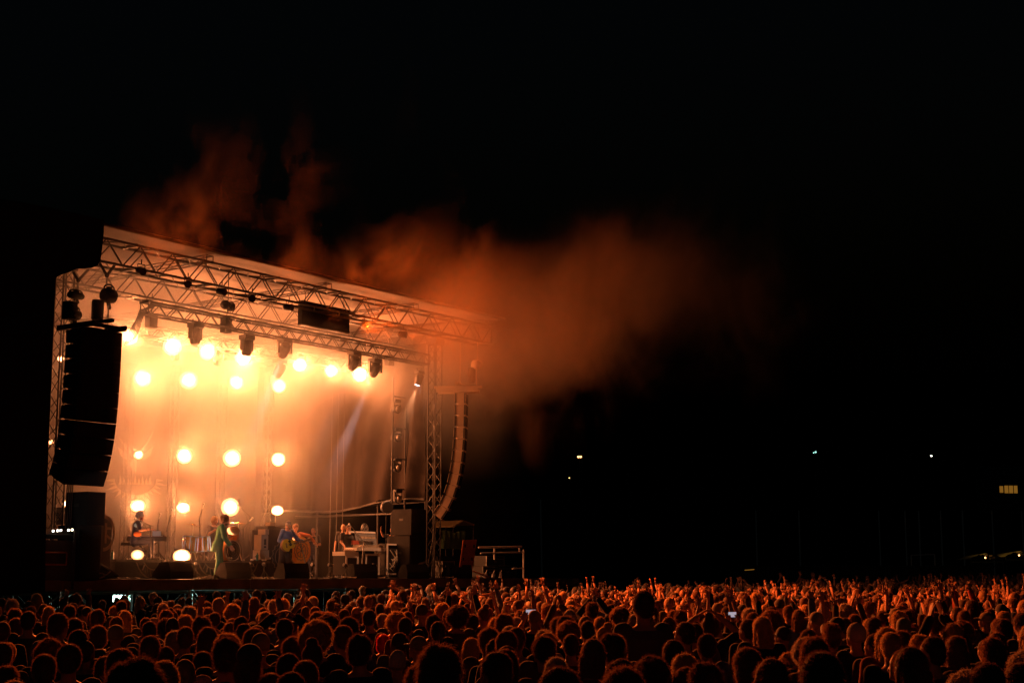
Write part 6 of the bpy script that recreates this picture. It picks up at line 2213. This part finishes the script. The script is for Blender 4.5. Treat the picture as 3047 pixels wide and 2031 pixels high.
for po in ('arms_down', 'head_left', 'head_right', 'both_up', 'one_up', 'clap', 'phone'):
    for j, st in enumerate(('short', 'curly', 'long', 'messy')):
        for q in range(3 if po in ('both_up', 'one_up', 'clap') else 1):
            p0 = UP[po]
            if q:
                kw = dict(p0.kw)
                g_ = lambda s: rv.gauss(0, s)
                kw['elbows'] = tuple((e[0]*(1+abs(g_(.3))), e[1]+g_(.08), e[2]+g_(.07)) for e in p0.kw['elbows'])
                kw['wrists'] = tuple((e[0]*(1+g_(.3))+g_(.1), e[1]+g_(.09), e[2]-abs(g_(.14))) for e in p0.kw['wrists'])
                kw['hands'] = tuple((e[0]+g_(.3), e[1]+g_(.3), e[2]) for e in p0.kw['hands'])
                p0 = Pose(neck=g_(.15), turn=g_(.4), side=g_(.07), lean=g_(.06), **kw)
            mb = low_person(p0, st, 17*len(po)+j*5+q)
            VAR[(po, st, q)] = (np.array(mb.v), mb.f, np.array(mb.m))
HS = [1, 4, 5, 6, 7]   # shirt material slots
SLOTS = ['skin', 'shirt_black', 'hair_dark', 'denim_dark', 'shirt_navy', 'shirt_brown', 'shirt_grey', 'shirt_white', 'hair_brown', 'hair_blond', 'fuzz_hair_dark', 'fuzz_hair_brown', 'fuzz_hair_blond']
allv, tot_i, starts, totals, mats_ = [], [], [], [], []
off = 0; lo = 0
prep = {}
for k, (v, f, m_) in VAR.items():
    prep[k] = (v, np.array([i for q in f for i in q]), np.array([len(q) for q in f]), m_)
for p in far:
    X, Y, h, s_, hc, sh, sl, po = p[:8]
    st = {'short': 'short', 'crop': 'short', 'messy': 'messy', 'curly': 'curly', 'long': 'long', 'bob': 'long', 'pony': 'long'}.get(s_, 'short')
    if po == 'hands_head':
        po = 'clap'
    v, idx, ln, m_ = prep[(po, st, RC.randrange(3) if po in ('both_up', 'one_up', 'clap') else 0)]
    a = face_yaw(X, Y, p[8]); k = h/1.775
    ca, sa = math.cos(a)*k, math.sin(a)*k
    vv = np.stack([v[:, 0]*ca-v[:, 1]*sa+X, v[:, 0]*sa+v[:, 1]*ca+Y, v[:, 2]*k+gz(X, Y)], 1)
    allv.append(vv); tot_i.append(idx+off); totals.append(ln)
    mm_ = m_.copy()
    mm_[m_ == 1] = RC.choice(HS if RC.random() < 0.3 else [1, 4, 5, 6])
    hc_ = RC.choice([0, 0, 1, 1, 2])
    mm_[m_ == 2] = (2, 8, 9)[hc_]
    mm_[m_ == 4] = (10, 11, 12)[hc_]
    mats_.append(mm_)
    off += len(v)
V = np.concatenate(allv); I = np.concatenate(tot_i); T = np.concatenate(totals); MI = np.concatenate(mats_)
me = bpy.data.meshes.new('crowd')
me.vertices.add(len(V)); me.vertices.foreach_set('co', V.astype(np.float32).ravel())
me.loops.add(len(I)); me.loops.foreach_set('vertex_index', I.astype(np.int32))
me.polygons.add(len(T))
st_ = np.concatenate([[0], np.cumsum(T)[:-1]])
me.polygons.foreach_set('loop_start', st_.astype(np.int32))
me.polygons.foreach_set('loop_total', T.astype(np.int32))
for s_ in SLOTS:
    me.materials.append(M[s_])
me.polygons.foreach_set('material_index', MI.astype(np.int32))
me.polygons.foreach_set('use_smooth', np.ones(len(T), dtype=bool))
me.update(calc_edges=True)
tag(link('distant_crowd', me), 'dense far crowd with raised arms reaching back beside the stage', 'crowd', kind='stuff')
print('CROWD', len(people), len(near), len(far), ylast, len(V))

# ================================================================ SMOKE
def vol_material(name, blobs, base, dens, scale, seed, lo, hi, aniso=0.25, col=(0.97, 0.95, 0.93), erode=False, step=1.0):
    """density = (base + sum of soft ellipsoids) * thresholded noise, in world coordinates"""
    m = bpy.data.materials.new(name)
    m.use_nodes = True
    t = m.node_tree
    t.nodes.clear()
    N = t.nodes.new
    L = t.links.new
    out = N('ShaderNodeOutputMaterial')
    pv = N('ShaderNodeVolumePrincipled')
    pv.inputs['Color'].default_value = (*col, 1)
    pv.inputs['Anisotropy'].default_value = aniso
    L(pv.outputs[0], out.inputs['Volume'])
    tc = N('ShaderNodeTexCoord')
    def math_(op, a, b=None, c=None):
        n = N('ShaderNodeMath')
        n.operation = op
        for i, v in enumerate((a, b, c)):
            if v is None:
                continue
            if isinstance(v, (int, float)):
                n.inputs[i].default_value = v
            else:
                L(v, n.inputs[i])
        return n.outputs[0]
    acc = None
    for (c, r, w) in blobs:
        mp = N('ShaderNodeMapping')
        mp.vector_type = 'POINT'
        mp.inputs['Scale'].default_value = (1/r[0], 1/r[1], 1/r[2])
        mp.inputs['Location'].default_value = (-c[0]/r[0], -c[1]/r[1], -c[2]/r[2])
        L(tc.outputs['Object'], mp.inputs['Vector'])
        g = N('ShaderNodeTexGradient')
        g.gradient_type = 'SPHERICAL'
        L(mp.outputs[0], g.inputs[0])
        v = math_('MULTIPLY', g.outputs['Fac'], w)
        acc = v if acc is None else math_('ADD', acc, v)
    tot = math_('ADD', acc, base) if acc is not None else base
    mp = N('ShaderNodeMapping')
    mp.inputs['Location'].default_value = (seed, seed*1.7, seed*0.3)
    mp.inputs['Scale'].default_value = (1.0, 1.0, 0.65)
    L(tc.outputs['Object'], mp.inputs['Vector'])
    nz = N('ShaderNodeTexNoise')
    nz.inputs['Scale'].default_value = scale
    nz.inputs['Detail'].default_value = 5.0
    nz.inputs['Roughness'].default_value = 0.66
    nz.inputs['Distortion'].default_value = 0.7 if erode else 0.35
    L(mp.outputs[0], nz.inputs['Vector'])
    mr = N('ShaderNodeMapRange')
    mr.interpolation_type = 'SMOOTHSTEP'
    mr.inputs[1].default_value = lo
    mr.inputs[2].default_value = hi
    L(nz.outputs[0], mr.inputs[0])
    if erode:
        a2 = math_('MULTIPLY', mr.outputs[0], 1.55)
        a3 = math_('ADD', math_('MULTIPLY', tot, 0.8), a2)
        d = math_('MAXIMUM', math_('SUBTRACT', a3, 1.30), 0.0)
        d = math_('MULTIPLY', d, math_('MINIMUM', math_('MULTIPLY', tot, 2.5), 1.0))
    else:
        d = math_('MULTIPLY', tot, mr.outputs[0])
    d = math_('MULTIPLY', d, dens)
    L(d, pv.inputs['Density'])
    m.cycles.volume_step_rate = step
    return m
def smoke_box(name, label, u0, u1, n0, n1, z0, z1, m):
    mb = MB()
    mb.box(((u0+u1)/2, (n0+n1)/2, (z0+z1)/2), (u1-u0, n1-n0, z1-z0))
    o = mb.build(name, m, None, loc=S(0, 0, 0), rz=SRZ)
    return tag(o, label, 'smoke', kind='stuff')
# blobs are given in stage coordinates (u, n, z)
inside = [((8.4, 5.0, 1.9), (3.8, 3.2, 1.9), 0.5), ((1.5, 1.0, 7.4), (7, 5, 3.0), 1.7), ((10.5, 2.5, 4.8), (3.6, 4, 3.2), 0.55), ((3.5, 3.5, 6.6), (7.5, 8, 4.8), 1.25), ((10.5, 3, 7.0), (6, 6, 3.4), 1.2), ((15, -0.5, 6.7), (5, 4, 3.8), 3.6), ((5.6, 5, 4.2), (4.6, 5, 3.3), 0.85)]
ms = vol_material('stage_smoke', inside, 0.075, 0.112, 0.30, 3.1, 0.34, 0.64, 0.78, step=0.6)
smoke_box('stage_smoke', 'orange lit smoke filling the stage under the canopy', -0.9, 17.0, -1.72, 7.95, 0.03, 8.10, ms)
def blob_at(x, y, n, rpx, ry_px, depth, w):
    u, z = pn(x, y, n)
    p = S(u, n, z)
    s = p.y/4455.0
    return ((u, n, z), (rpx*s*1.75, depth*1.5, ry_px*s*1.75), w)
bl = [blob_at(1220, 960, -2.7, 170, 150, 2.0, 2.0), blob_at(1350, 1020, -3.0, 170, 150, 2.2, 1.6), blob_at(1380, 960, -3.4, 240, 170, 3.2, 1.5), blob_at(1530, 900, -4.2, 260, 200, 3.4, 1.7), blob_at(1680, 870, -4.8, 260, 190, 3.6, 1.3),
      blob_at(1850, 800, -5.5, 260, 190, 3.8, 1.25), blob_at(2050, 850, -6.2, 260, 200, 4, 1.1), blob_at(1470, 1130, -3.6, 190, 190, 3.0, 1.2), blob_at(1400, 1260, -3.2, 90, 120, 2.5, 0.5),
      blob_at(1250, 790, -4.5, 190, 110, 3.0, 0.8), blob_at(1190, 670, -5.0, 150, 130, 3.0, 0.8), blob_at(980, 760, -4.5, 190, 90, 3.0, 0.4),
      blob_at(650, 660, -5.0, 170, 140, 3.0, 0.6), blob_at(590, 580, -5.5, 130, 150, 3.0, 0.6), blob_at(760, 400, -6.0, 190, 250, 3.0, 0.5), blob_at(490, 590, -5.5, 70, 150, 2.5, 0.8),
      blob_at(850, 780, -3.8, 200, 90, 2.6, 0.7), blob_at(2150, 960, -6.5, 240, 220, 4, 0.9), blob_at(2000, 560, -6.5, 220, 160, 4, 0.40), blob_at(1680, 1080, -4.5, 220, 160, 3, 1.0)]
mp_ = vol_material('drift_smoke', bl, 0.0, 0.060, 0.42, 8.3, 0.28, 0.76, 0.1, (0.95, 0.72, 0.55), erode=True, step=0.7)
smoke_box('drifting_smoke', 'orange smoke plume drifting out of the stage to the right and up', -11, 33, -13.0, -1.76, 1.5, 19.0, mp_)
